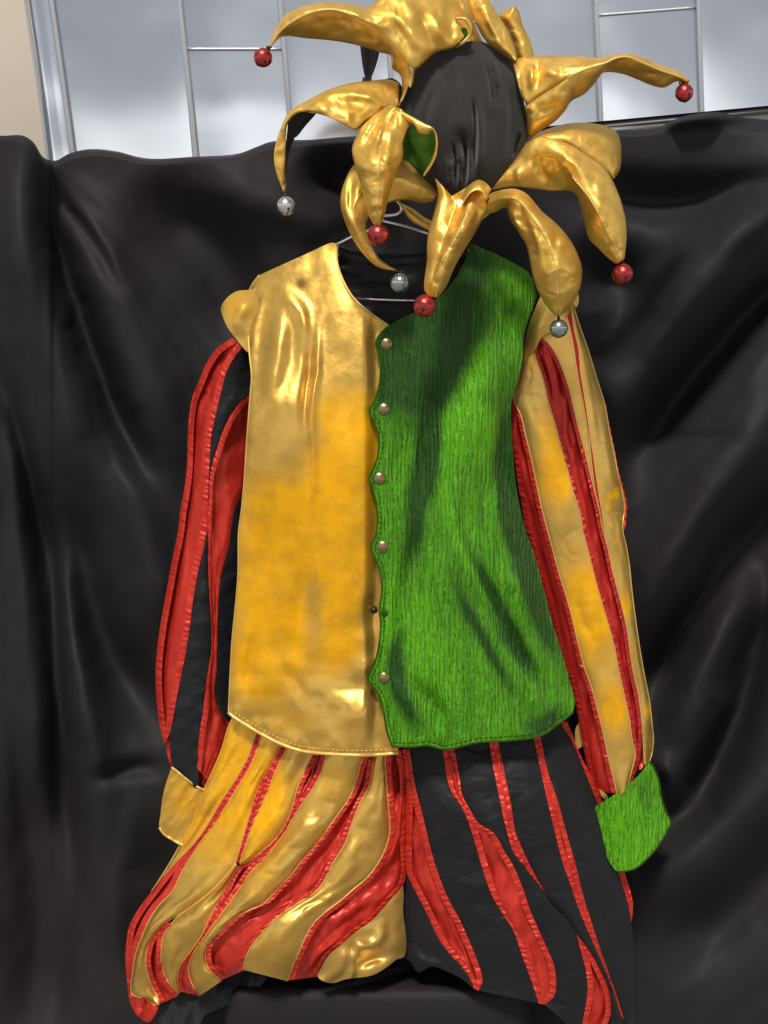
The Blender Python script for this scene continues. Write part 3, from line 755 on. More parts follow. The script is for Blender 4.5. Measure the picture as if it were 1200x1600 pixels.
r3R = [(518, 1163), (509, 1183), (503, 1203), (492, 1227), (474, 1253), (459, 1277), (445, 1300), (430, 1321), (415, 1339), (392, 1362), (374, 1389), (353, 1418), (336, 1441), (321, 1462), (306, 1483), (295, 1509), (298, 1533), (312, 1556)]
gbL = [(369, 1349), (353, 1369), (333, 1390), (309, 1410), (283, 1428), (268, 1443), (254, 1465), (252, 1483), (253, 1509), (262, 1533), (279, 1553)]
gbR = [(372, 1354), (356, 1383), (339, 1412), (327, 1436), (315, 1462), (298, 1486), (281, 1509), (277, 1527), (281, 1551)]
r4L = [(572, 1170), (564, 1193), (556, 1221), (545, 1248), (527, 1274), (512, 1295), (495, 1318), (474, 1342), (454, 1368), (430, 1393), (412, 1412), (386, 1424), (362, 1439), (345, 1456), (327, 1474), (321, 1488), (324, 1509), (334, 1522), (345, 1532)]
r4R = [(588, 1172), (583, 1195), (577, 1227), (562, 1256), (550, 1286), (539, 1318), (521, 1347), (506, 1377), (489, 1397), (464, 1412), (440, 1428), (421, 1444), (406, 1462), (392, 1480), (384, 1496), (381, 1516)]
g4R = r4L[:-1] + [(346, 1533)]
g4L = r3R
r5L = [(602, 1175), (602, 1192), (604, 1227), (607, 1259), (609, 1300), (603, 1324), (592, 1347), (574, 1371), (553, 1389), (530, 1409), (506, 1427), (489, 1444), (477, 1465), (468, 1486), (459, 1506), (451, 1532)]
r5R = [(626, 1172), (632, 1200), (634, 1227), (635, 1277), (634, 1312), (635, 1365), (630, 1383), (618, 1397), (597, 1421), (580, 1439), (556, 1456), (536, 1474), (515, 1491), (502, 1512), (495, 1526)]
for nm_, fn_, oc_ in (('leg_lining', LLf, [(375, 1120), (345, 1180), (300, 1290), (258, 1375), (212, 1436), (204, 1470), (203, 1510), (215, 1550), (270, 1545), (310, 1545), (345, 1525), (390, 1510), (440, 1520), (500, 1500), (560, 1440), (630, 1370), (632, 1250), (625, 1150), (500, 1130)]),):
    mm = Mesh(); patch(mm, oc_, lambda x, y: fn_(x, y) - .016, 5.0, .002); mm.build(nm_, M_RED, breeches)
gold_strip(breeches, g1L, g1R, LLf, bulge=0.0072, seed=81, dyef=dyL, wrk=.0075, freq=(26., 52.))
gold_strip(breeches, g2L, g2R, LLf, bulge=0.012, seed=82, dyef=dyL, wrk=.0075, freq=(26., 52.))
gold_strip(breeches, r2R_, g3R, LLf, bulge=0.012, seed=83, dyef=dyL, wrk=.0075, freq=(26., 52.))
gold_strip(breeches, gbL, gbR, LLf, bulge=0.012, seed=84, wrk=.0075, freq=(26., 52.))
gold_strip(breeches, g4L, g4R, LLf, bulge=0.0144, seed=85, dyef=dyL, wrk=.0075, freq=(26., 52.))
gold_strip(breeches, r4R + [(383, 1516)], [(602, 1175)] + r5L[1:-1] + [(449, 1533)], LLf, bulge=0.0156, seed=86, wrk=.0075, freq=(26., 52.))
def g6D(px, py): return LLf(px, py) + .010 + .008 * fbm(px / 80. + py / 60., py / 46. - px / 90., 87, 2) + + 1.1 * folds(px, py, [([(515, 1500), (545, 1495), (580, 1470)], 12, .009), ([(530, 1470), (570, 1490), (610, 1480)], 9, -.010), ([(540, 1515), (580, 1500), (625, 1490)], 8, -.012), ([(600, 1430), (590, 1470), (540, 1490)], 9, .010)])
mm = Mesh()
patch(mm, [(630, 1384), (618, 1397), (597, 1421), (580, 1439), (556, 1456), (536, 1474), (515, 1491), (502, 1512), (496, 1525), (505, 1533), (521, 1536), (540, 1530), (556, 1528), (572, 1526), (586, 1522), (606, 1510), (620, 1499), (631, 1495), (635, 1480), (633, 1450), (630, 1424), (631, 1400)], g6D, 3.0, .004)
mm.build('knee_puff', M_TAN, breeches)
red_strip(breeches, r1L_, r1R_, LLf, seed=91, w=10, wrk=.005)
red_strip(breeches, g2R[:8], r2R_[:-1] + [(371, 1349)], LLf, seed=94, w=8)
red_strip(breeches, rbL, rbR, LLf, seed=97, w=8, wrk=.008, freq=(9., 18.), nu=18)
red_strip(breeches, r3L, r3R, LLf, seed=100, w=8, wrk=.010, freq=(10., 20.), nu=18)
red_strip(breeches, r4L, r4R, LLf, seed=103, w=9, wrk=.013, freq=(20., 36.), nu=22)
red_strip(breeches, r5L, r5R, LLf, seed=106, w=9, wrk=.014, freq=(20., 26.), nu=26)
mm = Mesh()
patch(mm, [(198, 1535), (206, 1552), (224, 1560), (243, 1570), (250, 1566), (241, 1588), (233, 1597), (218, 1590), (206, 1573)], lambda x, y: LLf(x, y) + .004 + .008 * fbm(x / 10., y / 16., 5), 2.5, .003)
mm.build('red_hem', M_RED, breeches)
mm = Mesh()
def kneeD(px, py): return .070 + .02 * np.clip(1 - ((py - 1565) / 45.) ** 2, 0, 1) + .009 * fbm(px / 12. + py / 40., py / 36., 110)
patch(mm, [(238, 1620), (240, 1592), (256, 1570), (283, 1556), (318, 1545), (345, 1522), (380, 1508), (420, 1512), (412, 1535), (386, 1556), (356, 1571), (321, 1586), (300, 1620)], kneeD, 2.5, .003)
mm.build('knee_band', M_CUFFB, breeches)

# right leg
RR = belly([1120, 1300, 1495, 1640], [618, 624, 628, 630], [1120, 1196, 1256, 1304, 1385, 1439, 1520, 1640], [882, 911, 936, 951, 975, 988, 992, 994], .072, .074)
def RRf(px, py):
    top = ss((py - 1130) / 150.)
    return .072 + (RR(px, py) - .072) * (.35 + .65 * top) + .004 * fbm(px / 60. - py / 90., py / 90. + px / 200., 111)
rcL = [(626, 1172), (632, 1200), (634, 1227), (635, 1277), (634, 1312), (636, 1365), (647, 1389), (662, 1418), (674, 1444), (686, 1468), (703, 1491), (724, 1516), (740, 1544)]
rcR = [(640, 1170), (642, 1186), (650, 1233), (662, 1280), (674, 1330), (689, 1377), (703, 1409), (717, 1434), (730, 1463), (745, 1499), (754, 1532), (748, 1548)]
s1L = [(690, 1165), (694, 1186), (699, 1218), (706, 1239), (718, 1256), (730, 1280), (742, 1316), (754, 1358), (769, 1400), (787, 1430), (802, 1454), (817, 1496), (829, 1529), (842, 1568)]
s1R = [(708, 1160), (712, 1181), (718, 1214), (722, 1241), (733, 1262), (748, 1286), (772, 1301), (787, 1328), (802, 1352), (817, 1388), (829, 1424), (841, 1451), (853, 1478), (865, 1505), (869, 1532), (866, 1556), (852, 1570)]
s2L = [(762, 1150), (766, 1172), (773, 1211), (781, 1250), (790, 1292), (802, 1331), (820, 1355), (841, 1382), (852, 1396)]
s2R = [(777, 1150), (781, 1172), (790, 1214), (799, 1259), (805, 1298), (817, 1328), (829, 1354), (843, 1380), (854, 1397)]
s3L = [(832, 1140), (836, 1163), (844, 1199), (853, 1241), (865, 1292), (877, 1340), (892, 1385), (907, 1427), (922, 1463), (937, 1496), (949, 1523), (958, 1548), (972, 1592)]
s3R = [(842, 1140), (847, 1163), (856, 1205), (871, 1250), (886, 1304), (898, 1346), (910, 1394), (922, 1433), (934, 1472), (949, 1514), (952, 1524), (961, 1548), (975, 1592)]
s4L = [(900, 1458), (907, 1484), (916, 1520), (918, 1550), (910, 1600), (906, 1640)]
s4R = [(902, 1461), (922, 1487), (940, 1520), (952, 1550), (955, 1580), (949, 1602), (940, 1640)]
s5L = [(878, 1128), (880, 1136), (895, 1160), (910, 1196), (922, 1226), (934, 1256), (949, 1304), (961, 1346), (973, 1385), (982, 1415), (986, 1440)]
s5R = [(886, 1128), (892, 1142), (908, 1182), (928, 1220), (940, 1247), (952, 1286), (964, 1325), (976, 1364), (987, 1400), (989, 1416), (987, 1441)]
k1L = [(635, 1363), (632, 1420), (633, 1470), (634, 1496), (642, 1503), (653, 1518)]
k1R = [(637, 1366), (647, 1389), (662, 1418), (674, 1444), (686, 1468), (703, 1491), (724, 1516), (740, 1544)]
def leg_black(L, R, seed): cloth_strip(breeches, L, R, RRf, seed=seed, bulge=.006, wrk=.0028, freq=(34., 24.))
mm = Mesh()
patch(mm, [(636, 1366), (647, 1389), (662, 1418), (674, 1444), (686, 1468), (703, 1491), (724, 1512), (740, 1544), (724, 1531), (694, 1516), (674, 1510), (653, 1519), (642, 1503), (632, 1495), (634, 1470), (632, 1420)],
      lambda x, y: RRf(x, y) + .003 + folds(x, y, [([(640, 1470), (655, 1500), (700, 1512)], 10, .010)]), 3.0, .003)
mm.build('black_strip', M_BLACK, breeches)
leg_black(rcR, s1L, 113)
leg_black(s1R, s2L + [(859, 1409), (892, 1442), (901, 1460), (907, 1484), (916, 1520), (918, 1550), (908, 1620)], 114)
leg_black(s2R + [(859, 1407), (892, 1441), (902, 1461), (922, 1487), (940, 1520), (950, 1540)], s3L[:-1], 115)
leg_black([(952, 1548), (955, 1580), (948, 1640)], [(956, 1546), (973, 1594), (985, 1640)], 118)
leg_black(s3R + [(985, 1640)], s5L + [(989, 1460), (991, 1520), (993, 1640)], 116)
red_strip(breeches, rcL, rcR, RRf, seed=121, w=10, wrk=.013, freq=(16., 40.), nu=22)
red_strip(breeches, s1L, s1R, RRf, seed=124, w=10, wrk=.013, freq=(22., 46.), nu=22, bulge=.008)
red_strip(breeches, s2L, s2R, RRf, seed=127, w=8, recess=.001)
red_strip(breeches, s3L, s3R, RRf, seed=130, w=8, recess=.001, amp=.0034)
red_strip(breeches, s4L, s4R, RRf, seed=133, w=9, wrk=.012, freq=(12., 26.), nu=18)
red_strip(breeches, s5L, s5R, RRf, seed=136, w=8, recess=.001)

# ------------------------------------------------------------------ waistcoat
vest = thing('waistcoat', 'sleeveless leather waistcoat, gold left half and green right half with scalloped snap edge', 'waistcoat', at(620, 1180, .10))
VB = belly([380, 430, 485, 600, 700, 830, 1000, 1113, 1190], [395, 396, 382, 388, 382, 370, 358, 352, 350], [380, 430, 500, 560, 630, 760, 830, 925, 1017, 1100, 1190], [845, 845, 832, 822, 804, 810, 824, 854, 881, 901, 905], .100, .060, .62)
V_G = [([(500, 470), (494, 560), (489, 700), (487, 830)], 6, .0055), ([(482, 470), (482, 560), (478, 700)], 8, -.007), ([(420, 442), (440, 510), (430, 600), (405, 680)], 16, .007), ([(425, 445), (470, 490), (476, 560)], 12, .006),
       ([(410, 450), (398, 520), (396, 640)], 8, .005), ([(445, 470), (452, 560), (420, 650)], 14, -.005), ([(486, 840), (470, 960), (470, 1090)], 14, -.004), ([(405, 960), (392, 1040), (386, 1120)], 9, -.005),
       ([(440, 1030), (470, 1070), (470, 1110)], 10, -.004), ([(560, 1000), (575, 960), (590, 920)], 16, -.006), ([(520, 1140), (570, 1110), (600, 1080)], 26, .006), ([(545, 1050), (580, 1040), (600, 1020)], 14, .005),
       ([(530, 620), (560, 760), (540, 920)], 30, .004), ([(430, 700), (440, 850), (420, 1000)], 26, .004), ([(380, 700), (372, 860), (364, 1000)], 9, .004), ([(540, 400), (548, 440), (570, 480), (600, 508)], 7, .004)]
V_R = [([(700, 540), (665, 700), (648, 830)], 20, -.010), ([(640, 640), (625, 720), (600, 800)], 16, -.005), ([(720, 850), (755, 930), (800, 1010), (862, 1098)], 13, -.013), ([(700, 840), (735, 900), (790, 1000), (840, 1090)], 13, .010),
       ([(655, 800), (625, 930), (610, 1060)], 14, -.008), ([(622, 860), (606, 980), (598, 1060)], 10, .006), ([(790, 470), (760, 580), (735, 700), (730, 820)], 26, .010), ([(800, 560), (792, 700), (800, 830)], 14, -.010),
       ([(690, 700), (700, 860), (690, 1000)], 30, .006), ([(640, 1060), (680, 1110), (692, 1160)], 12, -.007), ([(610, 1050), (640, 1100), (660, 1150)], 12, .006), ([(770, 860), (810, 930), (830, 1010)], 18, .006),
       ([(830, 1120), (836, 1090), (830, 1050)], 8, .005), ([(690, 1166), (700, 1120), (690, 1060)], 10, .006), ([(803, 430), (790, 500), (786, 560)], 8, -.007), ([(740, 380), (735, 460), (700, 560)], 16, .005), ([(870, 1130), (840, 1145), (790, 1150)], 10, .004)]
def shoulder(py): return -.072 * np.clip((660 - py) / 280., 0, 1.2) ** 1.6
def pucker(px, py, hem): return .0013 * np.sin(px / 4.2 + 2.5 * vn(px / 30., py * 0, 6)) * np.exp(-((pdist(px, py, hem) - 9) / 8.) ** 2)
def VG(px, py): return pucker(px, py, hem_g) + VB(px, py) + shoulder(py) - .014 * ss((px - 566) / 22.) + folds(px, py, V_G, 5.0) * 1.5 + .007 * fbm(px / 110., py / 150., 139) + blobs(px, py, [(432, 700, 62, 120, .028), (560, 1010, 60, 90, -.010), (575, 1150, 70, 60, .012)]) + .0022 * fbm(px / 44. + py / 300., py / 260., 137, 2) + .006 * ss((py - 960) / 120.) * fbm(px / 70., py / 44., 138, 2) + .0016 * fbm(px / 60., py / 150., 141)
def VR(px, py): return pucker(px, py, hem_r) + VB(px, py) + .006 + shoulder(py) + folds(px, py, V_R, 5.0) * (1.9 * ss((px - 590) / 40.) + .15) + .003 * fbm(px / 50., py / 130., 143)
def dyG(x, y):
    d = blobs(x, y, [(545, 690, 46, 64, 1.0), (540, 640, 50, 26, .7), (575, 650, 22, 30, .5), (560, 760, 60, 60, .9), (440, 790, 70, 70, .75), (460, 880, 90, 90, .7), (545, 900, 46, 90, .75), (415, 950, 50, 90, .7), (450, 1020, 80, 70, .6), (400, 1060, 40, 50, .6), (540, 1010, 40, 40, .5), (460, 1130, 60, 30, .35)])
    return np.minimum(d * 1.12, 1.05) * .95 - .12 + blobs(x, y, [(490, 960, 14, 90, -.45), (585, 1000, 20, 110, -.5), (500, 1100, 60, 40, -.15)])
gold_out = [(405, 430), (440, 414), (480, 396), (520, 379), (527, 382)]
neck = [(527, 382), (527, 410), (537, 440), (553, 466), (580, 490), (600, 504), (618, 516)]
gl_edge = [(357, 1113), (360, 1047), (363, 997), (368, 947), (372, 897), (373, 830), (377, 800), (382, 747), (385, 697), (388, 657), (391, 617), (393, 587), (390, 557), (388, 527), (387, 495), (386, 470), (392, 448), (405, 430)]
hem_g = [(622, 1176), (607, 1178), (563, 1180), (513, 1178), (470, 1173), (440, 1163), (410, 1148), (380, 1130), (362, 1118), (357, 1113)]
def join(*cs): return np.vstack([c[:-1] for c in cs])
oc = join(curve(gold_out, 40), curve(neck, 50), curve([(618, 516), (620, 800), (622, 1176)], 180), curve(hem_g, 80), curve(gl_edge, 190))
mm = Mesh(); patch(mm, oc, VG, 3.2, .004, dyef=dyG, smooth='given'); gp = mm.build('gold_front', M_GOLD, vest)
for e, r in ((hem_g, .0030), (neck, .0018), (gl_edge, .0013)):
    q = Mesh(); tube(q, line3(e, lambda x, y: VG(x, y) + .0005, max(30, int(length(e) / 4))), r, 8); q.build('edge_piping', M_EDGE, gp)

sc = [(603, 513), (593, 523), (587, 537), (592, 557), (595, 577), (593, 600), (585, 627), (577, 642), (585, 660), (592, 683), (590, 713), (583, 733), (577, 748), (582, 763), (588, 787), (590, 813), (587, 836), (580, 855), (587, 873), (595, 897), (597, 923), (593, 953), (595, 973), (593, 1003), (585, 1037), (575, 1060), (583, 1073), (593, 1087), (600, 1113), (604, 1140), (613, 1166)]
hem_r = [(613, 1166), (643, 1167), (670, 1165), (693, 1171), (713, 1168), (747, 1160), (793, 1157), (843, 1150), (870, 1133), (895, 1113)]
right_r = [(895, 1113), (898, 1097), (890, 1063), (877, 1017), (863, 973), (850, 923), (837, 873), (822, 830), (812, 790), (806, 755), (802, 713), (799, 663), (799, 627), (806, 605), (817, 557), (818, 530), (823, 507), (833, 480), (838, 462), (833, 438), (824, 424)]
shoul = [(824, 424), (803, 411), (773, 396), (737, 381)]
neck_r = [(737, 381), (727, 410), (706, 446), (680, 472), (653, 488), (620, 503), (603, 513)]
oc = join(curve(sc, 260), curve(hem_r, 90), curve(right_r, 190), curve(shoul, 30), curve(neck_r, 60))
def fold_shade_R(x, y):  # fold shadows and lit ridges painted per vertex into the green, via 'dye'
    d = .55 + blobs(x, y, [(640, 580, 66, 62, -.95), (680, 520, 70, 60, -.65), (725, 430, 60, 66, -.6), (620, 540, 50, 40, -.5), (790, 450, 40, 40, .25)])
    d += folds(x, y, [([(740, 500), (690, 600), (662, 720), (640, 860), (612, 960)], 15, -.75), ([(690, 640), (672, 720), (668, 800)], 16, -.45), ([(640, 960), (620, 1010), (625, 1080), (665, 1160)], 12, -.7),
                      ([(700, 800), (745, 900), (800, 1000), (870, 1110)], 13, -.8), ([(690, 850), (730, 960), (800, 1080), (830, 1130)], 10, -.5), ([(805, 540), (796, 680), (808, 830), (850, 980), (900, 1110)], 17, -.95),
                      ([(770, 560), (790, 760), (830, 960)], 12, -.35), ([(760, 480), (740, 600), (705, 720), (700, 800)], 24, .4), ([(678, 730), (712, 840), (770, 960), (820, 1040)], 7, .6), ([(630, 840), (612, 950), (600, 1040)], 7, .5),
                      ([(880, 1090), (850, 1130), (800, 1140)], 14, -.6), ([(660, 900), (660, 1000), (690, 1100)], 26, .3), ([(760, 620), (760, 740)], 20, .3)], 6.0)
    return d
mm = Mesh(); patch(mm, oc, lambda x, y: VR(x, y), 3.2, .004, dyef=fold_shade_R, smooth='given'); grp = mm.build('green_front', M_GREEN, vest)
for e, r in ((sc, .0017), (hem_r, .0020), (neck_r, .0020)):
    q = Mesh(); tube(q, line3(e, lambda x, y: VR(x, y) - .0005, max(30, int(length(e) / 4))), r, 7); q.build('edge_piping', M_LINING, grp)
def stitching(parent, line, off, fn, mat, d0=.0012, r=.0008):
    """a row of separate thread stitches running beside an edge"""
    n = int(length(line) / 7.5); c = curve(line, n * 3); tn = np.gradient(c, axis=0); tn /= np.linalg.norm(tn, axis=1)[:, None]
    c = c + np.stack([-tn[:, 1], tn[:, 0]], 1) * off; m_ = Mesh()
    for k in range(n - 1):
        a, b = c[3 * k], c[3 * k + 2]; q_ = np.stack([a, (a + b) / 2, b]); d = fn(q_[:, 0], q_[:, 1]) + [0, d0, 0]
        tube(m_, at(q_[:, 0], q_[:, 1], d), r, 4)
    o = m_.build('stitching', mat, parent); o['kind'] = 'stuff'; return o
stitching(gp, hem_g, 7, VG, M_THREAD)
stitching(grp, hem_r, -6, VR, M_LINING); stitching(grp, sc, -5.5, VR, M_LINING)
mm = Mesh()
patch(mm, [(515, 384), (528, 384), (560, 393), (600, 397), (640, 396), (690, 391), (745, 384), (780, 420), (780, 540), (660, 560), (520, 540), (470, 480)], lambda x, y: .040 + .02 * ss((y - 420) / 90.) + .004 * fbm(x / 40., y / 14., 145) + .003 * np.exp(-((y - 402) / 5.) ** 2), 3.5, .003)
bp = mm.build('back_lining', M_BACK, vest)
q = Mesh(); tube(q, line3([(520, 382), (528, 385), (560, 394), (600, 398), (640, 397), (690, 392), (745, 385)], .043, 60), .0026, 8); q.build('neck_binding', M_CUFFB, bp)
n_ = 90
a = curve([(530, 391), (560, 400), (600, 404), (640, 403), (690, 398), (740, 391)], n_); b = a + [0, 9]
P = np.stack([a, (a + b) / 2, b], 1); rip = .003 * np.abs(np.sin(np.arange(n_) * .9 + 2 * vn(np.arange(n_) / 7., np.zeros(n_), 2)))
q = Mesh(); sheet(q, P, .046 + np.stack([rip * .4, rip, rip * .3], 1), .002); q.build('gathered_neck_tape', M_CUFFB, bp)

def disc_dome(c, r, h, nrm, mat, name, parent, ring=True):
    """snap cap: low dome with a rolled rim, facing the viewer"""
    m_ = Mesh(); c = np.asarray(c); nrm = np.asarray(nrm) / np.linalg.norm(nrm)
    a = np.cross(nrm, [0, 0, 1]); a /= np.linalg.norm(a); b = np.cross(a, nrm)
    prof = [(1.0, -.3), (1.06, .05), (1.0, .30), (.90, .42), (.75, .62), (.5, .85), (.25, .97)]
    V = [c + nrm * h * 1.0]; F = []; sg = 20
    for (q_, z) in prof[::-1]:
        for k in range(sg): V.append(c + r * q_ * (math.cos(2 * math.pi * k / sg) * a + math.sin(2 * math.pi * k / sg) * b) + nrm * h * z)
    for k in range(sg): F.append((0, 1 + k, 1 + (k + 1) % sg))
    for i in range(len(prof) - 1):
        for k in range(sg): F.append((1 + i * sg + k, 1 + (i + 1) * sg + k, 1 + (i + 1) * sg + (k + 1) % sg, 1 + i * sg + (k + 1) % sg))
    m_.add(V, F); return m_.build(name, mat, parent)
for (x, y) in [(604, 537), (600, 639), (593, 747), (598, 854), (600, 1059)]:
    disc_dome(at(x, y, VR(np.array([x]), np.array([y]))[0] + .001), .0088, .0032, (0, -1, .1), M_SNAP, 'snap_button', vest)
so = disc_dome(at(584, 952, VG(np.array([584.]), np.array([952.]))[0] + .001), .0066, .004, (.1, -1, .2), M_SLIT, 'snap_stud', vest)
disc_dome(at(584, 952, VG(np.array([584.]), np.array([952.]))[0] + .004), .0026, .004, (.1, -1, .2), M_SNAP, 'stud_tip', so)
disc_dome(at(601, 957, VR(np.array([601.]), np.array([957.]))[0] + .0005), .0062, .002, (-.3, -1, .2), M_LINING, 'snap_socket', vest)

# ------------------------------------------------------------------ jester hat
hat = thing('jester_hat', 'gold leather jester hat with curling points, bells and a black cap crown', 'hat', at(722, 330, .12))
capO = [(735, 64), (710, 69), (680, 80), (655, 92), (640, 120), (630, 140), (618, 170), (625, 215), (645, 262), (675, 295), (700, 312), (722, 316), (750, 306), (772, 292), (790, 268), (806, 250), (824, 218), (825, 190), (818, 155), (815, 117), (804, 100), (774, 74), (752, 65)]
def capD(px, py):
    s2 = np.clip(((px - 724) / 112.) ** 2 + ((py - 190) / 134.) ** 2, 0, 1)
    return .130 + .085 * (1 - s2) ** .42 + 1.9 * folds(px, py, [([(738, 145), (741, 200), (739, 280)], 3.5, -.010), ([(747, 150), (750, 210), (746, 280)], 6, .005), ([(766, 92), (774, 130), (776, 172)], 3, -.006), ([(758, 95), (766, 130), (768, 170)], 3, -.005), ([(770, 92), (779, 140)], 4, .003),
        ([(716, 190), (724, 240), (716, 290)], 14, -.006), ([(690, 100), (672, 180), (672, 250)], 14, .003), ([(700, 90), (704, 150), (700, 210)], 8, -.003), ([(813, 205), (806, 225), (801, 248)], 3, -.006), ([(706, 215), (712, 255), (712, 302)], 4, -.007), ([(722, 205), (728, 250), (724, 300)], 4, -.008), ([(698, 240), (704, 270), (708, 300)], 4, .006), ([(714, 220), (719, 260), (717, 300)], 4, .006), ([(733, 230), (734, 260), (730, 300)], 4, .006), ([(684, 120), (664, 190), (668, 260)], 7, -.004), ([(790, 120), (800, 180), (790, 250)], 8, -.004)], 3.0, .3) \
        + .0007 * np.exp(-((px - 718 - (py - 240) * -.16) / 13.) ** 2 - ((py - 250) / 45.) ** 2) * (2.6 * (.5 - np.abs(fbm(px / 9. + py / 30., py / 5.5, 151))) + 1.6 * fbm(px / 5., py / 4., 152)) + .0015 * fbm(px / 16., py / 60., 153)
mm = Mesh(); patch(mm, capO, capD, 2.6, .02); mm.build('cap_crown', M_CAP, hat)

def wrinkle(amp, seed, fx=26., fy=26.): return lambda px, py, u, v: (amp * .8 * fbm(px / fx, py / fy, seed, 2) - amp * .36 * crease(px, py, 30., seed + 2, .11) + amp * .22 * crease(px, py, 17., seed + 4, .16)) * np.sin(np.pi * np.clip(u, 0, 1)) ** .5
def point(curves, depths, nus, bulge, seed, amp=.004, thick=.016, nv=110, seam=None, fx=24., fy=24., mat=None, mesh=None, extra=None):
    m_ = mesh or Mesh()
    w_ = wrinkle(amp, seed, fx, fy)
    if np.isscalar(bulge): bulge = bulge * .75
    elif np.ndim(bulge[0]) == 0: bulge = [b * .75 for b in bulge]
    else: bulge = [[q_ * .75 for q_ in b] for b in bulge]
    rel = (lambda px, py, u, v: w_(px, py, u, v) + extra(px, py)) if extra else w_
    P, D = rails(m_, curves, depths, nus, nv, bulge=bulge, relief=rel, t=thick, pillow=True)
    return m_, P, D
def seam_line(parent, P, D, col, lo=0.0, hi=1.0, r=.0011, name='stitched_seam', zig=False):
    n = P.shape[0]; a, b = int(lo * (n - 1)), int(hi * (n - 1)) + 1
    c = P[a:b, col]; d = D[a:b, col]
    q = np.linspace(0, len(c) - 1, len(c) * 3)
    X = np.interp(q, np.arange(len(c)), c[:, 0]); Y = np.interp(q, np.arange(len(c)), c[:, 1]); Z = np.interp(q, np.arange(len(c)), d)
    if zig: X = X + 1.5 * np.sin(np.arange(len(q)) * 1.05)
    m_ = Mesh(); tube(m_, at(X, Y, Z + .0008), r, 6); return m_.build(name, M_THREAD, parent)

# long point at the upper left
topA = [(421, 74), (428, 50), (447, 23), (480, 8), (513, 3), (547, 6), (577, 10), (596, -6), (640, -26), (690, -14), (720, 10), (738, 42)]
seamA = [(423, 72), (440, 47), (480, 22), (520, 15), (560, 28), (593, 45), (613, 70), (633, 93), (647, 108), (680, 83), (710, 73), (731, 58)]
m_, P, D = point([topA, seamA], [[.20, .21, .22, .22, .21, .19, .17, .165], [.21, .235, .25, .25, .235, .23, .205, .19]], [26], [[.004, .010, .012, .014, .030, .035, .02]], 161, .006, .03,
                 extra=lambda x, y: folds(x, y, [([(648, 12), (668, 50), (682, 82)], 6, -.008), ([(662, 10), (684, 40), (692, 76)], 7, .007), ([(700, 20), (706, 50), (704, 72)], 7, -.006), ([(608, 20), (632, 60), (648, 96)], 6, -.006), ([(600, 10), (640, 50), (660, 84)], 8, .006)]))
lowA = [(423, 74), (440, 58), (480, 60), (530, 65), (567, 73), (593, 82), (610, 87), (613, 107), (625, 117), (628, 140), (622, 168)]
seA2 = [(423, 72), (440, 47), (480, 22), (520, 15), (560, 28), (593, 45), (613, 70), (633, 93), (641, 117), (634, 142), (623, 167)]
m_, P2, D2 = point([seA2, lowA], [[.21, .235, .25, .25, .235, .23, .20, .19], [.20, .19, .185, .185, .19, .19, .18, .18]], [18], .006, 162, .006, .012, mesh=m_)
oA = m_.build('hat_point', M_HATGOLD, hat); seam_line(oA, P2, D2, 0, .02, .98, .0016, 'seam_piping')
q = Mesh(); tube(q, line3([(712, 29), (727, 30), (735, 40), (734, 54), (724, 66), (712, 73)], [.20, .205, .205, .2, .2, .19], 30), .0024, 8); q.build('pale_rim', M_EDGE, oA)
q = Mesh(); patch(q, [(693, 68), (700, 56), (716, 46), (728, 44), (731, 54), (724, 66), (708, 76), (694, 80)], lambda x, y: .198 + 0 * x, 3, .003); q.build('green_lining', M_LINING, oA)
q = Mesh(); point([[(653, 100), (648, 112), (646, 128), (643, 136)], [(646, 104), (641, 116), (638, 130), (640, 137)]], [.21, .215], [6], .006, 163, .001, .008, 30, mesh=q); q.build('folded_tab', M_EDGE, oA)

# left point that curls down to a clear bell
topB = [(443, 300), (432, 273), (428, 250), (430, 227), (440, 197), (453, 173), (480, 157), (513, 140), (547, 130), (580, 126), (607, 124), (624, 130)]
seB = [(447, 298), (446, 275), (446, 253), (447, 213), (450, 192), (467, 176), (493, 177), (523, 187), (547, 200), (557, 203), (578, 186), (622, 166)]
m_, P, D = point([topB, seB], [[.17, .18, .19, .20, .21, .20, .19, .17], [.17, .18, .19, .21, .235, .24, .22, .19]], [22], [[.003, .004, .006, .012, .018, .018, .012]], 165, .005, .02,
                 extra=lambda x, y: folds(x, y, [([(500, 145), (570, 150), (622, 175)], 6, .006), ([(480, 165), (540, 160), (600, 172)], 8, -.004)]))
oB = m_.build('hat_point', M_HATGOLD, hat)
q = Mesh(); rails(q, [[(450, 190), (467, 175), (493, 177)], [(448, 214), (461, 215), (478, 196), (494, 178)]], [.20, .185], [8], 24, t=.004)
rails(q, [[(448, 210), (446, 250), (447, 298)], [(461, 214), (453, 234), (448, 270), (448, 300)]], [.182, .175], [6], 40, t=.004); q.build('black_underside', M_BACK, oB)
q = Mesh(); patch(q, [(600, 124), (612, 122), (625, 130), (630, 145), (622, 166), (612, 150)], lambda x, y: .160 + 0 * x, 3, .004); q.build('green_lining', M_LINING, oB)

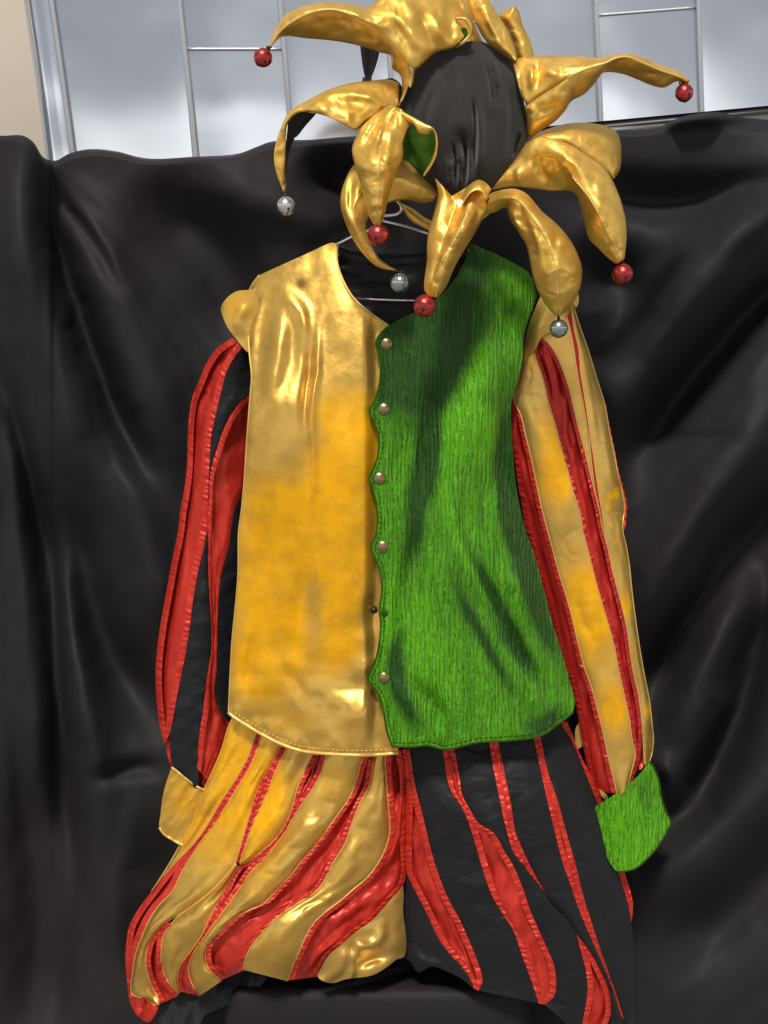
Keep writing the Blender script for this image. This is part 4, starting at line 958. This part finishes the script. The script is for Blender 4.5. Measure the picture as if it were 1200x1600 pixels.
# wide point at left, hanging, red bell
LC = [(612, 164), (606, 166), (590, 176), (570, 193), (555, 217), (550, 232), (553, 253), (563, 287), (573, 323), (578, 341), (584, 351)]
MC = [(622, 168), (612, 178), (603, 195), (597, 215), (594, 240), (592, 265), (591, 290), (590, 312), (590, 330), (590, 342), (590, 353)]
RC = [(630, 172), (636, 182), (640, 194), (636, 204), (630, 222), (630, 243), (620, 270), (607, 307), (602, 333), (598, 343), (596, 352)]
m_, P, D = point([LC, MC, RC], [[.22, .23, .245, .25, .25, .25, .245, .24], [.235, .255, .275, .28, .285, .28, .27, .25], [.24, .25, .26, .255, .25, .25, .245, .24]], [14, 14], .012, 168, .006, .03,
                 extra=lambda x, y: folds(x, y, [([(604, 164), (582, 205), (560, 240)], 7, -.012), ([(604, 178), (590, 215), (586, 250)], 6, .007), ([(620, 180), (606, 240), (603, 290)], 6, .005), ([(575, 335), (590, 328), (603, 332)], 5, -.006)]))
oC = m_.build('hat_point', M_HATGOLD, hat); seam_line(oC, P, D, 14, .35, .97, .0010, zig=True)
rimC = [(630, 172), (647, 189), (662, 196), (677, 202), (684, 218), (681, 243), (672, 262), (662, 277)]
rimI = [(633, 252), (630, 228), (636, 206), (646, 195), (653, 208), (667, 212), (677, 203)]
q = Mesh(); patch(q, [(634, 250), (629, 225), (637, 202), (647, 195), (658, 208), (668, 210), (678, 204), (682, 222), (679, 243), (663, 274), (655, 264)], lambda x, y: .222 + .02 * (np.abs(x - 657) / 25.) ** 3 + .003 * fbm(x / 12., y / 30., 3), 3, .004); q.build('green_lining', M_LINING, oC)
q = Mesh(); point([[(622, 170), (640, 180), (662, 192), (678, 201), (684, 218), (682, 243), (673, 262), (662, 277)], [(636, 190), (647, 196), (655, 209), (667, 211), (676, 206), (680, 222), (677, 242), (661, 273)]], [[.245, .262, .272, .268, .262, .255], [.25, .262, .262, .262, .255, .25]], [8], .008, 170, .002, .012, 60, mesh=q); q.build('rolled_rim', M_HATGOLD, oC)

# point behind it, curling under to a silver bell
oD1 = [(684, 298), (672, 282), (655, 264), (634, 251), (606, 244), (576, 246), (553, 258), (540, 280), (532, 307), (533, 328), (543, 357), (557, 383), (573, 403), (592, 418), (619, 424)]
oD2 = [(678, 314), (662, 317), (634, 313), (608, 317), (590, 325), (578, 338), (573, 346), (572, 354), (573, 362), (577, 372), (580, 382), (586, 394), (593, 404), (606, 414), (620, 422)]
mD = [(a[0] * .5 + b[0] * .5, a[1] * .5 + b[1] * .5) for a, b in zip(curve(oD1, 15), curve(oD2, 15))]
m_, P, D = point([oD1, mD, oD2], [[.17, .17, .17, .18, .19, .20, .20, .20, .19, .18], [.185, .195, .20, .205, .215, .225, .225, .215, .20, .185], [.17, .175, .18, .19, .195, .2, .2, .2, .19, .18]], [10, 10], .006, 172, .005, .02, extra=lambda x, y: folds(x, y, [([(556, 262), (546, 310), (552, 350)], 6, -.008), ([(548, 280), (541, 320), (550, 360)], 5, .006)]))
oD = m_.build('hat_point', M_HATGOLD, hat); seam_line(oD, P, D, 10, .35, .98, .0010)

# band under the front, partly hidden
m_, P, D = point([[(624, 316), (645, 326), (668, 342), (700, 352), (740, 345), (770, 326)], [(626, 320), (640, 343), (657, 354), (690, 366), (735, 356), (764, 336)]], [.135, .14], [10], .01, 174, .003, .02, 60)
m_.build('hat_band', M_HATGOLD, hat)

# bottom centre point, red bell
LF = [(679, 277), (684, 300), (678, 333), (670, 360), (667, 383), (667, 407), (663, 437), (663, 453), (668, 463)]
MF = [(730, 292), (735, 315), (728, 338), (718, 360), (708, 382), (699, 402), (690, 425), (682, 447), (677, 464)]
RF = [(766, 293), (758, 310), (762, 327), (754, 342), (745, 360), (731, 382), (711, 416), (697, 448), (684, 466)]
TF = [(679, 277), (693, 293), (707, 307), (717, 312), (722, 304), (732, 291), (747, 282), (760, 286), (766, 293)]
m_, P, D = point([LF, [(706, 306), (712, 318), (705, 345), (697, 368), (690, 390), (683, 410), (676, 432), (672, 450), (672, 464)], MF, RF], [[.215, .22, .225, .23, .235, .235], [.215, .232, .25, .26, .255, .24], [.235, .265, .285, .28, .27, .245], [.21, .235, .245, .245, .24, .235]], [9, 9, 12], [.006, .008, .012], 176, .006, .03,
                 extra=lambda x, y: folds(x, y, [([(700, 400), (720, 390), (735, 375)], 4, -.005), ([(695, 425), (712, 412)], 4, -.005), ([(672, 440), (690, 440)], 5, -.005), ([(745, 300), (748, 330), (730, 370)], 6, -.008), ([(690, 310), (684, 340), (676, 370)], 6, .005)]))
oF = m_.build('hat_point', M_HATGOLD, hat); seam_line(oF, P, D, 18, .2, .97, .0013)
q = Mesh(); patch(q, [(678, 276), (684, 300), (690, 310), (696, 298), (690, 288)], lambda x, y: .206 + 0 * x, 3, .003); q.build('green_lining', M_LINING, oF)
q = Mesh(); rails(q, [[(710, 313), (718, 311), (724, 314)], [(716, 324), (721, 323), (723, 317)]], [.262, .264], [4], 8, t=.0015); q.build('paper_tag', M_TAPE, oF)
q = Mesh(); point([[(718, 313), (722, 303), (731, 291), (747, 281), (760, 286), (768, 296)], [(722, 322), (730, 308), (738, 300), (748, 298), (756, 304), (758, 312)]], [.235, .265], [8], .01, 178, .002, .02, 40, mesh=q); q.build('rolled_rim', M_HATGOLD, oF)

# lower right point, teal bell
LG = [(757, 336), (773, 332), (790, 325), (797, 343), (810, 363), (822, 383), (827, 403), (833, 433), (843, 460), (857, 483), (869, 494)]
MG = [(756, 320), (780, 311), (802, 309), (818, 320), (832, 339), (846, 358), (858, 382), (866, 407), (870, 440), (872, 470), (872, 494)]
RG = [(758, 309), (767, 302), (787, 296), (805, 295), (822, 302), (847, 330), (873, 353), (897, 385), (910, 425), (899, 468), (875, 495)]
m_, P, D = point([LG, MG, RG], [[.19, .20, .22, .23, .235, .24, .235, .23], [.20, .23, .255, .265, .275, .28, .265, .235], [.19, .2, .215, .225, .23, .235, .235, .23]], [14, 14], [[.004, .008, .012, .014, .008], [.004, .010, .016, .018, .008]], 180, .006, .03,
                 extra=lambda x, y: folds(x, y, [([(790, 318), (806, 345), (820, 372)], 5, .007), ([(800, 312), (822, 345), (836, 380)], 6, -.006), ([(812, 322), (838, 372), (848, 420)], 5, .006), ([(874, 356), (868, 380), (872, 400)], 6, -.005), ([(803, 338), (812, 344), (820, 342)], 4, -.006)]))
oG = m_.build('hat_point', M_HATGOLD, hat); seam_line(oG, P, D, 14, .2, .97, .0011, zig=True)

# right point, red bell
LH = [(767, 297), (800, 292), (833, 295), (860, 298), (874, 298), (888, 298), (900, 304), (907, 323), (913, 347), (920, 373), (934, 387), (950, 403), (963, 413)]
MH = [(787, 272), (806, 262), (826, 250), (848, 243), (868, 250), (888, 266), (898, 280), (913, 298), (924, 313), (935, 332), (950, 363), (960, 382), (968, 410)]
RH = [(806, 248), (823, 224), (840, 214), (867, 217), (893, 227), (914, 241), (934, 254), (951, 271), (964, 297), (973, 323), (978, 347), (979, 372), (976, 404)]
m_, P, D = point([LH, MH, RH], [[.17, .18, .185, .185, .19, .20, .215, .22, .22], [.185, .2, .22, .235, .245, .26, .265, .255, .23], [.18, .20, .22, .225, .225, .22, .22, .22, .22]], [14, 14], [[.008, .004, -.006, .004, .010, .008], [.006, .012, .016, .016, .008]], 184, .006, .03,
                 extra=lambda x, y: folds(x, y, [([(830, 240), (842, 262), (860, 290)], 6, -.008), ([(805, 260), (812, 280), (818, 292)], 6, .006), ([(860, 232), (890, 250), (915, 280)], 6, .005), ([(920, 262), (932, 280), (950, 282)], 5, -.005), ([(940, 395), (955, 385), (975, 385)], 5, -.005)]))
oH = m_.build('hat_point', M_HATGOLD, hat); seam_line(oH, P, D, 14, .45, .96, .0011, zig=True)
m_, P, D = point([[(806, 246), (823, 220), (840, 209), (860, 200), (887, 193), (920, 192), (947, 197), (964, 207), (970, 224), (971, 247), (968, 267), (960, 279)], [(812, 250), (830, 228), (845, 220), (868, 222), (894, 232), (914, 246), (932, 258), (942, 266), (950, 270), (954, 274), (957, 277), (958, 280)]], [[.16, .165, .165, .16, .15, .15, .16], [.175, .2, .205, .205, .205, .2, .18]], [20], [[.006, .016, .026, .03, .026, .012]], 187, .004, .03)
oH2 = m_.build('rolled_rim', M_HATGOLD, oH)

# long upper right point, red bell
topI = [(1078, 126), (1060, 112), (1033, 102), (1007, 90), (980, 83), (960, 85), (933, 90), (907, 88), (873, 87), (840, 87), (813, 90), (801, 98)]
seI = [(1077, 127), (1056, 118), (1032, 110), (1006, 99), (980, 89), (962, 91), (947, 98), (915, 108), (873, 128), (840, 150), (824, 162), (814, 150)]
loI = [(1075, 131), (1058, 127), (1037, 137), (1017, 133), (993, 123), (970, 115), (943, 114), (930, 130), (913, 147), (893, 158), (883, 173), (867, 190), (847, 203), (827, 214), (822, 180)]
m_, P, D = point([topI, seI], [[.20, .205, .21, .215, .21, .2, .19, .18], [.205, .225, .24, .25, .245, .24, .22, .2]], [18], [[.003, .004, .006, .014, .02, .016]], 190, .007, .02, extra=lambda x, y: folds(x, y, [([(828, 96), (832, 120), (826, 150)], 5, .010), ([(838, 98), (840, 122), (834, 140)], 5, -.008), ([(846, 100), (860, 112), (880, 118)], 6, .006)]))
m_, P2, D2 = point([seI[:-1] + [(820, 166)], loI], [[.205, .225, .24, .25, .245, .24, .22, .2], [.2, .19, .19, .19, .19, .19, .18, .17]], [18], [[.004, .004, .006, .014, .02, .02]], 192, .007, .016, mesh=m_, extra=lambda x, y: folds(x, y, [([(835, 160), (850, 172), (880, 160)], 6, -.006), ([(830, 180), (860, 180), (900, 140)], 8, .006)]))
oI = m_.build('hat_point', M_HATGOLD, hat); seam_line(oI, P2, D2, 0, .05, .95, .0016, 'seam_piping')
q = Mesh(); point([[(812, 112), (815, 135), (820, 158), (826, 176)], [(822, 108), (826, 135), (830, 155), (832, 172)]], [.18, .19], [6], .008, 194, .003, .01, 30, mesh=q); q.build('folded_tab', M_HATGOLD, oI)

# points that rise out of the top
m_, P, D = point([[(803, 99), (783, 84), (767, 73), (753, 56), (741, 32), (733, 10), (727, -20)], [(808, 92), (801, 69), (788, 38), (774, 17), (764, 0), (755, -20)]], [.17, .18], [16], [.02, .026, .024], 196, .006, .03, 70, extra=lambda x, y: folds(x, y, [([(800, 92), (775, 60), (750, 0)], 6, .007), ([(790, 80), (766, 50), (742, 0)], 5, -.006)]))
oJ = m_.build('hat_point', M_HATGOLD, hat)
m_, P, D = point([[(808, 94), (801, 69), (790, 42), (780, 24), (803, 8)], [(835, 86), (828, 63), (816, 37), (811, 18), (804, 8)]], [.15, .155], [14], [.02, .02, .012], 198, .004, .03, 50)
m_.build('hat_point', M_HATGOLD, hat)
m_, P, D = point([[(700, -20), (712, 20), (730, 50), (735, 72)], [(735, -20), (740, 30), (752, 60), (765, 78)]], [.14, .13], [12], .01, 199, .004, .02, 40)
m_.build('hat_point', M_HATGOLD, hat)
q = Mesh()
rails(q, [[(562, 60), (563, 75), (566, 100), (570, 122)], [(594, 60), (593, 80), (587, 104), (580, 122)]], [.12, .12], [10], 30, relief=lambda x, y, u, v: .004 * np.sin(u * 9), t=.004)
rails(q, [[(566, 121), (566, 126), (564, 130)], [(581, 121), (581, 126), (584, 130)]], [.122, .122], [8], 10, bulge=.01, t=.01)
q.build('black_ribbon', M_BACK, hat)

# bells
def ring_pts(c, r, a, b, n=28):
    g = np.linspace(0, 2 * math.pi, n); return c + r * (np.cos(g)[:, None] * a + np.sin(g)[:, None] * b)
def bell(px, py, rpx, d, mat, tipx, tipy, tipd, tilt=0.0, face=0.0):
    c = at(px, py, d); r = rpx / F_PX * (2.2 - d) * 1.005
    up = np.array([math.sin(tilt), .15, math.cos(tilt)]); up /= np.linalg.norm(up)
    f = np.array([math.sin(face), -math.cos(face), .25]); f = f - up * (f @ up); f /= np.linalg.norm(f); s = np.cross(up, f)
    m_ = Mesh(); nu, nvv = 32, 20; V = []; F = []
    for i in range(nvv + 1):
        th = math.pi * i / nvv; rr = r * (1 + .035 * math.exp(-((th - math.pi / 2) / .10) ** 2))
        for k in range(nu):
            ph = 2 * math.pi * k / nu
            V.append(c + rr * (math.cos(th) * up + math.sin(th) * (math.cos(ph) * f + math.sin(ph) * s)))
    for i in range(nvv):
        for k in range(nu): F.append((i * nu + k, (i + 1) * nu + k, (i + 1) * nu + (k + 1) % nu, i * nu + (k + 1) % nu))
    m_.add(V, F); b = m_.build('bell', mat, hat)
    m_ = Mesh()   # slot across the underside with a round hole at each end
    g = np.linspace(-1.05, 1.05, 24)
    slot = c + r * 1.004 * (np.sin(g)[:, None] * f - np.cos(g)[:, None] * up)
    tube(m_, slot, r * .055, 6)
    for e in (-1.05, 1.05):
        nrm = math.sin(e) * f - math.cos(e) * up; t1 = s; t2 = np.cross(nrm, s); cc = c + r * 1.012 * nrm
        m_.add([cc] + [cc + r * .15 * (math.cos(a) * t1 + math.sin(a) * t2) - nrm * r * .012 for a in np.linspace(0, 2 * math.pi, 12, endpoint=False)], [(0, 1 + k, 1 + (k + 1) % 12) for k in range(12)])
    m_.build('bell_slot', M_SLIT, b)
    m_ = Mesh(); t3 = at(tipx, tipy, tipd); topp = c + up * r
    tube(m_, np.array([t3 + (topp - t3) * k / 8 + np.array([.0012 * math.sin(k * 1.3), 0, 0]) for k in range(9)]), .0016, 6)
    tube(m_, ring_pts(topp + up * r * .12, r * .2, s, up), .0012, 6)
    m_.build('hanging_loop', M_CORD, b)
bell(411, 90, 14, .20, M_BELLRED, 423, 73, .205, .5, .9)
bell(447, 322, 14.5, .175, M_BELLCLEAR, 445, 298, .172, 0, .4)
bell(591, 367, 16.5, .245, M_BELLRED, 590, 350, .25, 0, -.3)
bell(625, 442, 15, .185, M_BELLTEAL, 616, 421, .185, .3, .9)
bell(664, 478, 17.5, .24, M_BELLRED, 676, 462, .245, .5, .15)
bell(873, 513, 14, .23, M_BELLTEAL, 872, 494, .235, 0, 1.2)
bell(973, 428, 16, .225, M_BELLRED, 972, 408, .225, -.1, .1)
bell(1069, 145, 13.5, .20, M_BELLRED, 1075, 126, .205, -.3, .3)
